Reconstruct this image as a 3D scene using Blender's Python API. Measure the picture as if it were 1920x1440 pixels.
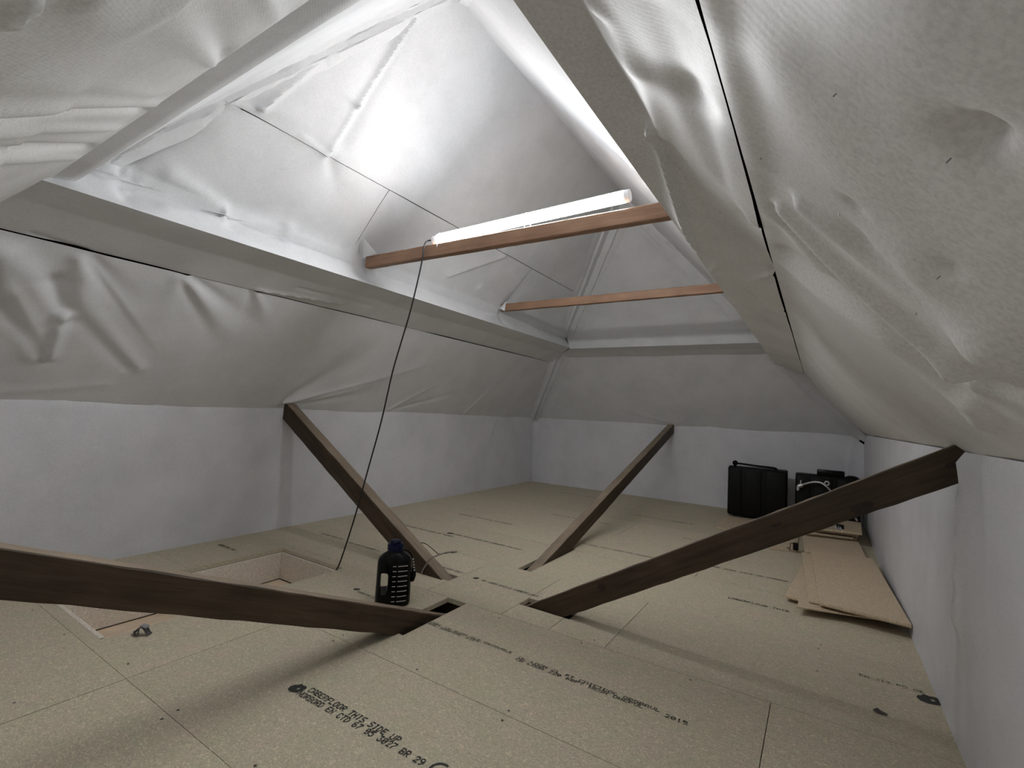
import bpy, bmesh, math, random
import numpy as np
from mathutils import Vector, Matrix

# ------------------------------------------------------------------ clean
for o in list(bpy.data.objects):
    bpy.data.objects.remove(o, do_unlink=True)
scene = bpy.context.scene
COL = scene.collection

# ------------------------------------------------------------------ camera, world, exposure
cam_data = bpy.data.cameras.new('camera')
cam_data.sensor_width = 36.0
cam_data.lens = 16.85
cam_data.clip_start = 0.02
cam = bpy.data.objects.new('camera', cam_data)
COL.objects.link(cam)
right = Vector((0.84118, 0.53835, 0.05014))
fwd = Vector((-0.54059, 0.83930, 0.05757))
up = right.cross(fwd)
cam.matrix_world = Matrix(((right.x, up.x, -fwd.x, 0.0),
                           (right.y, up.y, -fwd.y, 0.0),
                           (right.z, up.z, -fwd.z, 0.935),
                           (0, 0, 0, 1)))
scene.camera = cam

world = bpy.data.worlds.new('night')
scene.world = world
world.use_nodes = True
world.node_tree.nodes['Background'].inputs[0].default_value = (0.0, 0.0, 0.0, 1)
world.node_tree.nodes['Background'].inputs[1].default_value = 0.0

scene.view_settings.view_transform = 'Standard'
scene.view_settings.look = 'None'
scene.view_settings.exposure = 0.0
scene.view_settings.gamma = 1.0
scene.view_settings.use_curve_mapping = False
TUBE_STRENGTH = 89.0
TUBE_COLOR = (0.955, 0.98, 1.0)

# ------------------------------------------------------------------ room constants (metres)
XL, XR, YF, YB = -3.32, 0.367, -0.27, 5.76
ZK, ZR = 0.87, 2.89
RUN = 1.8435
K = (ZR - ZK) / RUN
rng = random.Random(7)
nrng = np.random.default_rng(5)


# ------------------------------------------------------------------ materials
def mat(name, rough=0.6, spec=0.3):
    m = bpy.data.materials.new(name)
    m.use_nodes = True
    nt = m.node_tree
    b = nt.nodes['Principled BSDF']
    b.inputs['Roughness'].default_value = rough
    b.inputs['Specular IOR Level'].default_value = spec
    return m, nt, b


def node(nt, t, **kw):
    n = nt.nodes.new(t)
    for k, v in kw.items():
        setattr(n, k, v)
    return n


def ramp(nt, stops):
    r = nt.nodes.new('ShaderNodeValToRGB')
    e = r.color_ramp.elements
    while len(e) < len(stops):
        e.new(0.5)
    for el, (p, c) in zip(e, stops):
        el.position = p
        el.color = (c[0], c[1], c[2], 1)
    return r


def plain(name, col, rough=0.5, metal=0.0, spec=0.4, var=0.12, scale=30.0, bump=0.0):
    m, nt, b = mat(name, rough, spec)
    b.inputs['Metallic'].default_value = metal
    tc = node(nt, 'ShaderNodeTexCoord')
    nz = node(nt, 'ShaderNodeTexNoise')
    nz.inputs['Scale'].default_value = scale
    nz.inputs['Detail'].default_value = 4
    nt.links.new(tc.outputs['Object'], nz.inputs['Vector'])
    lo = [c * (1 - var) for c in col]
    hi = [min(1, c * (1 + var)) for c in col]
    r = ramp(nt, [(0.3, lo), (0.7, hi)])
    nt.links.new(nz.outputs['Fac'], r.inputs['Fac'])
    nt.links.new(r.outputs['Color'], b.inputs['Base Color'])
    if bump:
        bp = node(nt, 'ShaderNodeBump')
        bp.inputs['Strength'].default_value = bump
        bp.inputs['Distance'].default_value = 0.002
        nt.links.new(nz.outputs['Fac'], bp.inputs['Height'])
        nt.links.new(bp.outputs['Normal'], b.inputs['Normal'])
    return m


def membrane_mat(name, base, speck=0.0):
    """white spun-bonded roofing membrane: faint weave, cloudy soiling"""
    m, nt, b = mat(name, 0.5, 0.35)
    tc = node(nt, 'ShaderNodeTexCoord')
    n1 = node(nt, 'ShaderNodeTexNoise')
    n1.inputs['Scale'].default_value = 3.5
    n1.inputs['Detail'].default_value = 8
    n1.inputs['Roughness'].default_value = 0.62
    nt.links.new(tc.outputs['Object'], n1.inputs['Vector'])
    n2 = node(nt, 'ShaderNodeTexNoise')
    n2.inputs['Scale'].default_value = 150.0
    n2.inputs['Detail'].default_value = 6
    n2.inputs['Roughness'].default_value = 0.7
    nt.links.new(tc.outputs['Object'], n2.inputs['Vector'])
    d1 = [c * 0.90 for c in base]
    r1 = ramp(nt, [(0.34, d1), (0.60, base)])
    nt.links.new(n1.outputs['Fac'], r1.inputs['Fac'])
    lowv = 1.0 - 0.10 - speck
    r2 = ramp(nt, [(0.36, (lowv, lowv, lowv * 0.995)), (0.58, (1, 1, 1))])
    nt.links.new(n2.outputs['Fac'], r2.inputs['Fac'])
    mx = node(nt, 'ShaderNodeMix', data_type='RGBA', blend_type='MULTIPLY')
    mx.inputs[0].default_value = 1.0
    nt.links.new(r1.outputs['Color'], mx.inputs[6])
    nt.links.new(r2.outputs['Color'], mx.inputs[7])
    nt.links.new(mx.outputs[2], b.inputs['Base Color'])
    # weave
    mp = node(nt, 'ShaderNodeMapping')
    mp.inputs['Scale'].default_value = (1, 1, 1)
    nt.links.new(tc.outputs['Object'], mp.inputs['Vector'])
    w1 = node(nt, 'ShaderNodeTexWave', wave_type='BANDS', bands_direction='DIAGONAL')
    w1.inputs['Scale'].default_value = 70.0
    w1.inputs['Distortion'].default_value = 1.5
    w1.inputs['Detail'].default_value = 1
    nt.links.new(mp.outputs['Vector'], w1.inputs['Vector'])
    add = node(nt, 'ShaderNodeMath', operation='MULTIPLY_ADD')
    add.inputs[1].default_value = 0.35
    nt.links.new(w1.outputs['Fac'], add.inputs[0])
    nt.links.new(n2.outputs['Fac'], add.inputs[2])
    bp = node(nt, 'ShaderNodeBump')
    bp.inputs['Strength'].default_value = 0.10
    bp.inputs['Distance'].default_value = 0.0015
    nt.links.new(add.outputs[0], bp.inputs['Height'])
    nt.links.new(bp.outputs['Normal'], b.inputs['Normal'])
    return m


def chipboard_mat(name, base, green=1.0):
    m, nt, b = mat(name, 0.62, 0.25)
    tc = node(nt, 'ShaderNodeTexCoord')
    geo = node(nt, 'ShaderNodeNewGeometry')
    v = node(nt, 'ShaderNodeTexVoronoi', feature='F1')
    v.inputs['Scale'].default_value = 210.0
    mp = node(nt, 'ShaderNodeMapping')
    mp.inputs['Scale'].default_value = (1.0, 1.5, 1.0)
    mp.inputs['Rotation'].default_value = (0, 0, 0.6)
    nt.links.new(geo.outputs['Position'], mp.inputs['Vector'])
    nw = node(nt, 'ShaderNodeTexNoise')
    nw.inputs['Scale'].default_value = 60
    nt.links.new(geo.outputs['Position'], nw.inputs['Vector'])
    dm = node(nt, 'ShaderNodeMix', data_type='RGBA', blend_type='LINEAR_LIGHT')
    dm.inputs[0].default_value = 0.02
    nt.links.new(mp.outputs['Vector'], dm.inputs[6])
    nt.links.new(nw.outputs['Color'], dm.inputs[7])
    nt.links.new(dm.outputs[2], v.inputs['Vector'])
    sep = node(nt, 'ShaderNodeSeparateColor')
    nt.links.new(v.outputs['Color'], sep.inputs[0])
    dk = [c * 0.74 for c in base]
    md = list(base)
    lt = [min(1, c * 1.28) for c in base]
    r = ramp(nt, [(0.0, dk), (0.35, [c * 0.93 for c in base]), (0.8, md), (0.97, lt)])
    nt.links.new(sep.outputs[0], r.inputs['Fac'])
    # broad blotches: pinkish / greenish areas
    nb = node(nt, 'ShaderNodeTexNoise')
    nb.inputs['Scale'].default_value = 9.0
    nb.inputs['Detail'].default_value = 6
    nb.inputs['Roughness'].default_value = 0.65
    nt.links.new(geo.outputs['Position'], nb.inputs['Vector'])
    rb = ramp(nt, [(0.38, (0.95, 0.98, 0.92)), (0.62, (1.03, 0.975, 0.975))])
    nt.links.new(nb.outputs['Fac'], rb.inputs['Fac'])
    mx = node(nt, 'ShaderNodeMix', data_type='RGBA', blend_type='MULTIPLY')
    mx.inputs[0].default_value = green
    nt.links.new(r.outputs['Color'], mx.inputs[6])
    nt.links.new(rb.outputs['Color'], mx.inputs[7])
    # per board tint
    oi = node(nt, 'ShaderNodeObjectInfo')
    rr = ramp(nt, [(0.0, (0.95, 0.95, 0.95)), (1.0, (1.04, 1.04, 1.04))])
    nt.links.new(oi.outputs['Random'], rr.inputs['Fac'])
    mx2 = node(nt, 'ShaderNodeMix', data_type='RGBA', blend_type='MULTIPLY')
    mx2.inputs[0].default_value = 1.0
    nt.links.new(mx.outputs[2], mx2.inputs[6])
    nt.links.new(rr.outputs['Color'], mx2.inputs[7])
    nt.links.new(mx2.outputs[2], b.inputs['Base Color'])
    bp = node(nt, 'ShaderNodeBump')
    bp.inputs['Strength'].default_value = 0.25
    bp.inputs['Distance'].default_value = 0.0008
    nt.links.new(sep.outputs[1], bp.inputs['Height'])
    nt.links.new(bp.outputs['Normal'], b.inputs['Normal'])
    return m


def wood_mat(name, dark, light, axis=0, scale=9.0, rough=0.6):
    m, nt, b = mat(name, rough, 0.3)
    tc = node(nt, 'ShaderNodeTexCoord')
    mp = node(nt, 'ShaderNodeMapping')
    s = [1.0, 1.0, 1.0]
    s[axis] = 0.06
    mp.inputs['Scale'].default_value = s
    nt.links.new(tc.outputs['Object'], mp.inputs['Vector'])
    n = node(nt, 'ShaderNodeTexNoise')
    n.inputs['Scale'].default_value = scale * 6
    n.inputs['Detail'].default_value = 7
    n.inputs['Roughness'].default_value = 0.65
    n.inputs['Distortion'].default_value = 0.6
    nt.links.new(mp.outputs['Vector'], n.inputs['Vector'])
    r = ramp(nt, [(0.28, dark), (0.72, light)])
    nt.links.new(n.outputs['Fac'], r.inputs['Fac'])
    n2 = node(nt, 'ShaderNodeTexNoise')
    n2.inputs['Scale'].default_value = 5.0
    n2.inputs['Detail'].default_value = 3
    nt.links.new(tc.outputs['Object'], n2.inputs['Vector'])
    r2 = ramp(nt, [(0.3, (0.78, 0.76, 0.74)), (0.7, (1.1, 1.08, 1.05))])
    nt.links.new(n2.outputs['Fac'], r2.inputs['Fac'])
    mx = node(nt, 'ShaderNodeMix', data_type='RGBA', blend_type='MULTIPLY')
    mx.inputs[0].default_value = 1.0
    nt.links.new(r.outputs['Color'], mx.inputs[6])
    nt.links.new(r2.outputs['Color'], mx.inputs[7])
    nt.links.new(mx.outputs[2], b.inputs['Base Color'])
    bp = node(nt, 'ShaderNodeBump')
    bp.inputs['Strength'].default_value = 0.3
    bp.inputs['Distance'].default_value = 0.0015
    nt.links.new(n.outputs['Fac'], bp.inputs['Height'])
    nt.links.new(bp.outputs['Normal'], b.inputs['Normal'])
    return m


M_MEM = membrane_mat('white_membrane', (0.80, 0.803, 0.815))
M_MEM_S = membrane_mat('white_membrane_soiled_lit', (0.92, 0.912, 0.908), 0.06)  # specks are soiling; the lighter base is lamplight painted on the right slope
M_MEM_F = membrane_mat('white_membrane_grimy_shaded', (0.77, 0.765, 0.75), 0.07)  # grime, plus the front slope's shade put into a darker base
M_WALL = membrane_mat('white_membrane_wall', (0.81, 0.81, 0.845))
M_CHIP = chipboard_mat('flooring_chipboard', (0.625, 0.56, 0.43))
M_CHIP_P = chipboard_mat('plain_chipboard', (0.66, 0.53, 0.38), 0.4)
M_LINING = chipboard_mat('lining_chipboard', (0.86, 0.77, 0.67), 0.4)
M_STRUT = wood_mat('dark_rafter_timber', (0.036, 0.024, 0.014), (0.095, 0.066, 0.042), 0)
M_STRUT_TOP = wood_mat('timber_top_painted_lit', (0.22, 0.17, 0.125), (0.36, 0.29, 0.22), 0)  # same timber, with the lamplight on its upper faces put into the colour
M_COLLAR = wood_mat('reddish_collar_timber', (0.24, 0.135, 0.085), (0.40, 0.25, 0.165), 0)
M_PINE = wood_mat('pale_pine', (0.86, 0.68, 0.50), (0.95, 0.80, 0.63), 1, 5.0, 0.5)
M_KNOT = plain('knot_wood', (0.03, 0.018, 0.011), 0.6, var=0.4, scale=60)
M_INK = plain('black_ink', (0.035, 0.038, 0.034), 0.7, var=0.3, scale=120)
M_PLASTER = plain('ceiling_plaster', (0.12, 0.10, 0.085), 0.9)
M_CASE = plain('black_case_shell', (0.007, 0.007, 0.0065), 0.5, spec=0.15, var=0.2, scale=40, bump=0.2)
M_BLACK = plain('black_plastic', (0.004, 0.004, 0.004), 0.25, spec=0.15)
M_BLUE = plain('dark_blue_plastic', (0.003, 0.006, 0.032), 0.35, spec=0.15)
M_WHITEPRINT = plain('white_print', (0.62, 0.62, 0.62), 0.6)
M_GREY = plain('grey_plastic', (0.30, 0.30, 0.31), 0.5)
M_CORD = plain('grey_cord', (0.30, 0.265, 0.235), 0.8)
M_CABLE = plain('black_cable', (0.012, 0.012, 0.012), 0.5)
M_STEEL = plain('dull_steel', (0.55, 0.55, 0.56), 0.35, metal=1.0)
M_DARKSTEEL = plain('dark_steel', (0.10, 0.095, 0.09), 0.45, metal=0.7)
M_CAP = plain('white_end_cap', (0.75, 0.76, 0.78), 0.4)
M_HOLE = plain('dark_hole_lining', (0.012, 0.010, 0.009), 0.9)
M_TUBE = bpy.data.materials.new('lit_diffuser')
M_TUBE.use_nodes = True
_b = M_TUBE.node_tree.nodes['Principled BSDF']
_b.inputs['Base Color'].default_value = (0.9, 0.9, 0.9, 1)
_b.inputs['Emission Color'].default_value = (*TUBE_COLOR, 1)
_b.inputs['Emission Strength'].default_value = TUBE_STRENGTH


# ------------------------------------------------------------------ object helpers
def finish(name, me, m, parent=None, smooth=False, angle=None):
    if m is not None:
        me.materials.append(m)
    if smooth:
        me.polygons.foreach_set('use_smooth', [True] * len(me.polygons))
        if angle:
            me.set_sharp_from_angle(angle=math.radians(angle))
    o = bpy.data.objects.new(name, me)
    COL.objects.link(o)
    if parent is not None:
        o.parent = parent
    return o


def from_bm(name, bm, m, parent=None, smooth=False, angle=None):
    me = bpy.data.meshes.new(name)
    bmesh.ops.recalc_face_normals(bm, faces=bm.faces[:])
    bm.to_mesh(me)
    bm.free()
    return finish(name, me, m, parent, smooth, angle)


def empty(name, loc=(0, 0, 0), rotz=0.0):
    o = bpy.data.objects.new(name, None)
    o.empty_display_size = 0.05
    o.location = loc
    o.rotation_euler = (0, 0, rotz)
    COL.objects.link(o)
    return o


def tag(o, label=None, cat=None, group=None, kind=None):
    if label:
        o['label'] = label
    if cat:
        o['category'] = cat
    if group:
        o['group'] = group
    if kind:
        o['kind'] = kind
    return o


def add_box(bm, lo, hi, mtx=None):
    vs = [bm.verts.new((x, y, z)) for z in (lo[2], hi[2]) for y in (lo[1], hi[1]) for x in (lo[0], hi[0])]
    for f in ((0, 2, 3, 1), (4, 5, 7, 6), (0, 1, 5, 4), (2, 6, 7, 3), (0, 4, 6, 2), (1, 3, 7, 5)):
        bm.faces.new([vs[i] for i in f])
    if mtx is not None:
        bmesh.ops.transform(bm, matrix=mtx, verts=vs)
    return vs


def bevel(bm, w, seg=2):
    bmesh.ops.bevel(bm, geom=bm.edges[:], offset=w, segments=seg, affect='EDGES', profile=0.5)


def add_tube(bm, pts, r, n=8, caps=True):
    pts = [Vector(p) for p in pts]
    rs = r if isinstance(r, (list, tuple)) else [r] * len(pts)
    rings = []
    ref = None
    for i, p in enumerate(pts):
        t = (pts[min(i + 1, len(pts) - 1)] - pts[max(i - 1, 0)]).normalized()
        if ref is None:
            ref = Vector((0, 0, 1)) if abs(t.z) < 0.9 else Vector((1, 0, 0))
        a = (ref - t * ref.dot(t)).normalized()
        ref = a
        b = t.cross(a)
        rings.append([bm.verts.new(p + (a * math.cos(2 * math.pi * k / n) + b * math.sin(2 * math.pi * k / n)) * rs[i]) for k in range(n)])
    for i in range(len(rings) - 1):
        for k in range(n):
            bm.faces.new((rings[i][k], rings[i][(k + 1) % n], rings[i + 1][(k + 1) % n], rings[i + 1][k]))
    if caps:
        bm.faces.new(rings[0][::-1])
        bm.faces.new(rings[-1])


def spline(pts, n=8):
    """Catmull-Rom through pts"""
    P = [Vector(p) for p in pts]
    P = [P[0] * 2 - P[1]] + P + [P[-1] * 2 - P[-2]]
    out = []
    for i in range(1, len(P) - 2):
        for k in range(n):
            t = k / n
            a, b, c, d = P[i - 1], P[i], P[i + 1], P[i + 2]
            out.append(0.5 * ((2 * b) + (c - a) * t + (2 * a - 5 * b + 4 * c - d) * t * t + (3 * b - a - 3 * c + d) * t ** 3))
    out.append(P[-2])
    return out


def add_prism(bm, poly, z0, z1):
    """vertical prism over a convex xy polygon"""
    a = [bm.verts.new((x, y, z0)) for x, y in poly]
    b = [bm.verts.new((x, y, z1)) for x, y in poly]
    n = len(poly)
    bm.faces.new(a[::-1])
    bm.faces.new(b)
    for i in range(n):
        bm.faces.new((a[i], a[(i + 1) % n], b[(i + 1) % n], b[i]))


def add_lathe(bm, prof, n=32, sx=1.0, sy=1.0, cap_top=True, cap_bot=True):
    rings = [[bm.verts.new((r * sx * math.cos(2 * math.pi * k / n), r * sy * math.sin(2 * math.pi * k / n), z)) for k in range(n)] for r, z in prof]
    for i in range(len(rings) - 1):
        for k in range(n):
            bm.faces.new((rings[i][k], rings[i][(k + 1) % n], rings[i + 1][(k + 1) % n], rings[i + 1][k]))
    if cap_bot:
        bm.faces.new(rings[0][::-1])
    if cap_top:
        bm.faces.new(rings[-1])


# ------------------------------------------------------------------ membrane sheets
_tab = nrng.random((256, 256))


def vnoise(x, y):
    xi = np.floor(x).astype(int)
    yi = np.floor(y).astype(int)
    fx = x - xi
    fy = y - yi
    fx = fx * fx * fx * (fx * (fx * 6 - 15) + 10)
    fy = fy * fy * fy * (fy * (fy * 6 - 15) + 10)
    g = lambda a, b: _tab[a % 256, b % 256]
    return ((g(xi, yi) * (1 - fx) + g(xi + 1, yi) * fx) * (1 - fy) + (g(xi, yi + 1) * (1 - fx) + g(xi + 1, yi + 1) * fx) * fy) * 2 - 1


SEED = {'L': 3.1, 'R': 17.7, 'B': 31.3, 'F': 47.9}


def to_world(side, s, d, z):
    if side == 'L':
        return np.stack([XL + d, s, z], -1)
    if side == 'R':
        return np.stack([XR - d, s, z], -1)
    if side == 'B':
        return np.stack([s, YB - d, z], -1)
    return np.stack([s, YF + d, z], -1)


def s_lim(side, d):
    if side in 'LR':
        return YF + d, YB - d
    return XL + d, XR - d


def fold_disp(S, V, folds, vscale):
    """creases of the cloth: every fold is a line that fades in width and depth"""
    out = np.zeros_like(S)
    for s0, v0, s1, v1, w0, w1, a0, a1, kind in folds:
        ax, ay, bx, by = s0, v0 * vscale, s1, v1 * vscale
        dx, dy = bx - ax, by - ay
        L = math.hypot(dx, dy) + 1e-9
        ux, uy = dx / L, dy / L
        px, py = S - ax, V * vscale - ay
        t = (px * ux + py * uy) / L
        q = -px * uy + py * ux
        tc = np.clip(t, 0, 1)
        w = w0 + (w1 - w0) * tc
        a = a0 + (a1 - a0) * tc
        over = np.maximum(np.maximum(-t, t - 1), 0) * L
        end = np.exp(-(over / (w * 0.8 + 1e-6)) ** 2)
        # fade towards the far end so that the fold dies in the cloth
        if kind == 0:
            f = np.exp(-(q / w) ** 2)
        elif kind == 1:
            f = np.exp(-np.abs(q) / (w * 0.8))
        elif kind == 2:
            f = np.where(q > 0, np.exp(-np.abs(q) / (w * 1.3)), np.exp(-(q / np.maximum(w * 0.3, 0.013)) ** 2))
        else:
            f = np.where(q < 0, np.exp(-np.abs(q) / (w * 1.3)), np.exp(-(q / (w * 0.22)) ** 2))
        out += a * f * end
    return out


def sheet(name, side, sec, folds, m, parent, res=0.016, wall=False, amp=(0.006, 0.0018), pin0=0.0, pin1=0.0, wave0=0.0, wave1=0.0, slim=None, gain=1.0, sec2=None, pinw=0.05):
    """sec: cross-section (distance from wall, height); sec2: the section it changes to further along the sheet"""
    sec = np.array(sec, float)
    alt = sec if sec2 is None else np.array(sec2, float)
    seg = np.hypot(np.diff(sec[:, 0]), np.diff(sec[:, 1]))
    seg2 = np.hypot(np.diff(alt[:, 0]), np.diff(alt[:, 1]))
    t = [0.0]
    for i, L in enumerate(np.maximum(seg, seg2)):
        k = max(1, int(L / res))
        t += [i + (j + 1) / k for j in range(k)]
    t = np.array(t)
    ki = np.arange(len(sec))
    u = np.interp(t, ki, np.r_[0, np.cumsum(seg)])
    cum = u
    d, z = np.interp(t, ki, sec[:, 0]), np.interp(t, ki, sec[:, 1])
    d2, z2 = np.interp(t, ki, alt[:, 0]), np.interp(t, ki, alt[:, 1])
    td = np.gradient((d + d2) / 2, u)
    tz = np.gradient((z + z2) / 2, u)
    ln = np.hypot(td, tz)
    nd, nz = tz / ln, -td / ln
    lims = np.array([slim(dd, zz) if slim else s_lim(side, dd) for dd, zz in zip(d, z)])
    ns = int((lims[:, 1] - lims[:, 0]).max() / res)
    f = np.linspace(0, 1, ns + 1)
    S = lims[:, :1] + (lims[:, 1:] - lims[:, :1]) * f[None, :]
    B = np.clip((S - 0.85) / 0.75, 0, 1)
    B = B * B * (3 - 2 * B)
    D = d[:, None] * (1 - B) + d2[:, None] * B
    Z = z[:, None] * (1 - B) + z2[:, None] * B
    V = Z if wall else D
    vs = 1.0 if wall else 1.48
    disp = fold_disp(S, V, folds, vs) * gain
    k = SEED[side]
    U = np.repeat(u[:, None], ns + 1, 1)
    disp += amp[0] * vnoise(S * 2.2 + k, U * 3.0 + k * 2) + amp[1] * vnoise(S * 9 + k, U * 6 + k) + amp[1] * 0.35 * vnoise(S * 25 + k, U * 22)
    t0 = U / 0.05
    t1 = (cum[-1] - U) / pinw
    if pin0:
        disp *= 1 - pin0 * np.exp(-t0 ** 2)
    if pin1:
        disp *= 1 - pin1 * np.exp(-t1 ** 2)
    if wave0:
        disp += wave0 * vnoise(S * 6 + 91, S * 0 + k) * np.exp(-t0)
    if wave1:
        disp += wave1 * vnoise(S * 3 + 57, S * 0 + k) * np.exp(-t1)
    D2 = D + nd[:, None] * disp
    Z2 = Z + nz[:, None] * disp
    P = to_world(side, S, D2, Z2).reshape(-1, 3)
    nr, nc = S.shape
    idx = np.arange(nr * nc).reshape(nr, nc)
    q = np.stack([idx[:-1, :-1], idx[:-1, 1:], idx[1:, 1:], idx[1:, :-1]], -1).reshape(-1, 4)
    me = bpy.data.meshes.new(name)
    me.vertices.add(len(P))
    me.vertices.foreach_set('co', P.ravel())
    me.loops.add(q.size)
    me.loops.foreach_set('vertex_index', q.ravel().astype(np.int32))
    me.polygons.add(len(q))
    me.polygons.foreach_set('loop_start', np.arange(0, q.size, 4, dtype=np.int32))
    me.update(calc_edges=True)
    me.validate()
    return finish(name, me, m, parent, smooth=True, angle=50)


FOLDS = {k: [] for k in ('Ll', 'LW', 'Lu', 'Lw', 'Rl', 'RW', 'Rw', 'Ru', 'Bl', 'BW', 'Bu', 'Bw', 'Ff', 'Fu')}
# creases of the membrane on each face: (along, from wall, along, from wall, widths, depths, profile)
FOLDS['Ll'] += [
    (0.731, 0.595, 1.114, 0.302, 0.03, 0.07, 0.012, 0.004, 2),
    (0.739, 0.593, 0.913, 0.473, 0.03, 0.06, -0.02, -0.006, 0),
    (0.703, 0.583, 0.771, 0.445, 0.03, 0.07, 0.02, 0.005, 0),
    (1.103, 0.602, 1.497, 0.366, 0.025, 0.07, 0.02, 0.004, 0),
    (1.092, 0.6, 1.385, 0.351, 0.02, 0.05, -0.012, -0.003, 0),
    (1.136, 0.609, 1.519, 0.481, 0.02, 0.05, -0.012, -0.003, 0),
    (1.081, 0.597, 1.088, 0.411, 0.03, 0.06, 0.012, 0.002, 0),
    (1.466, 0.613, 1.64, 0.473, 0.02, 0.05, 0.012, 0.002, 0),
    (1.436, 0.612, 1.507, 0.452, 0.02, 0.05, -0.01, -0.002, 0),
    (0.435, 0.561, 0.688, 0.202, 0.05, 0.05, 0.03, 0.02, 0),
    (0.509, 0.395, 0.716, 0.189, 0.04, 0.03, -0.026, -0.015, 0),
    (0.718, 0.372, 0.727, 0.195, 0.028, 0.02, 0.03, 0.022, 0),
    (0.657, 0.484, 0.728, 0.352, 0.05, 0.04, -0.03, -0.02, 0),
    (0.495, 0.559, 0.713, 0.371, 0.05, 0.05, 0.025, 0.02, 0),
    (0.719, 0.45, 1.099, 0.183, 0.06, 0.03, 0.015, 0.01, 0),
    (0.694, 0.441, 1.048, 0.179, 0.05, 0.03, -0.012, -0.008, 0),
    (2.032, 0.032, 3.035, 0.366, 0.02, 0.07, 0.018, 0.006, 1),
    (2.035, 0.039, 2.485, 0.444, 0.03, 0.12, -0.025, -0.006, 0),
    (2.071, 0.018, 2.624, 0.128, 0.015, 0.04, -0.015, -0.003, 0),
    (2.096, 0.012, 2.707, 0.215, 0.015, 0.04, 0.012, 0.003, 0),
    (2.013, 0.042, 1.879, 0.417, 0.03, 0.12, 0.02, 0.003, 0),
    (3.065, 0.025, 3.411, 0.254, 0.012, 0.04, 0.012, 0.003, 1),
    (3.141, 0.027, 3.821, 0.217, 0.012, 0.04, -0.01, -0.002, 0),
    (0.606, 0.033, 0.989, 0.095, 0.03, 0.03, 0.006, 0.004, 0),
    (4.179, 0.018, 4.322, 0.327, 0.012, 0.04, 0.008, 0.002, 0),
]
FOLDS['LW'] += [
    (4.832, 0.853, 4.553, 0.309, 0.02, 0.06, 0.01, 0.002, 0),
    (3.844, 0.876, 4.061, 0.398, 0.02, 0.06, 0.008, 0.002, 0),
    (2.083, 0.78, 2.163, 0.01, 0.02, 0.03, -0.012, -0.012, 1),
    (0.848, 0.865, 0.799, 0.835, 0.02, 0.03, 0.012, 0.004, 2),
    (2.032, 0.741, 1.565, 0.297, 0.03, 0.08, 0.008, 0, 0),
    (2.134, 0.78, 2.626, 0.301, 0.02, 0.06, 0.008, 0, 0),
    (1.282, 0.867, 1.172, 0.587, 0.03, 0.08, 0.008, 0.002, 0),
]
FOLDS['Lu'] += [
    (0.736, 0.902, 0.856, 1.085, 0.035, 0.1, -0.035, -0.02, 0),
    (0.743, 0.899, 0.829, 0.96, 0.02, 0.05, 0.02, 0.006, 0),
    (0.734, 0.899, 0.65, 0.912, 0.02, 0.05, 0.015, 0.006, 0),
    (1.127, 0.894, 1.175, 0.816, 0.012, 0.015, 0.02, 0.02, 2),
    (1.156, 0.874, 1.461, 0.912, 0.02, 0.03, 0.016, 0.006, 0),
    (0.883, 0.93, 1.123, 0.893, 0.05, 0.03, 0.02, 0.02, 0),
    (1.145, 0.905, 1.377, 0.966, 0.03, 0.05, -0.012, -0.004, 0),
    (1.455, 0.898, 1.883, 0.891, 0.04, 0.04, 0.016, 0.01, 0),
    (1.454, 1.21, 1.467, 1.396, 0.02, 0.02, 0.02, 0.025, 2),
    (1.467, 1.396, 1.503, 1.703, 0.02, 0.02, 0.025, 0.03, 2),
    (1.48, 1.266, 1.472, 1.684, 0.05, 0.05, -0.012, -0.02, 0),
    (1.09, 1.229, 1.269, 1.51, 0.015, 0.05, 0.022, 0.01, 2),
    (1.093, 1.231, 1.23, 1.283, 0.02, 0.06, 0.01, 0.003, 0),
    (1.088, 1.223, 0.969, 1.201, 0.02, 0.03, 0.015, 0.015, 0),
    (1.46, 1.203, 1.68, 1.035, 0.02, 0.08, -0.012, -0.003, 0),
    (1.457, 1.206, 1.372, 1.093, 0.02, 0.08, 0.012, 0.003, 0),
    (1.44, 1.2, 1.309, 1.215, 0.012, 0.03, 0.014, 0.006, 2),
    (2.696, 0.965, 3.107, 1.182, 0.02, 0.04, 0.012, 0.012, 2),
    (2.143, 0.796, 2.622, 0.831, 0.025, 0.025, 0.015, 0.01, 2),
    (2.42, 0.813, 3.192, 0.796, 0.025, 0.025, 0.015, 0.01, 0),
    (2.054, 0.842, 2.35, 0.878, 0.02, 0.04, -0.015, -0.005, 0),
    (2.068, 0.874, 1.936, 0.787, 0.03, 0.05, 0.02, 0.01, 0),
    (1.988, 0.912, 1.972, 1.122, 0.1, 0.12, -0.03, -0.012, 0),
    (3.518, 0.927, 3.57, 1.108, 0.05, 0.08, -0.015, -0.004, 0),
    (3.51, 0.85, 4.626, 0.863, 0.02, 0.05, 0.012, 0.004, 0),
    (3.094, 0.969, 3.459, 0.883, 0.04, 0.03, 0.012, 0.015, 0),
]
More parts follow.
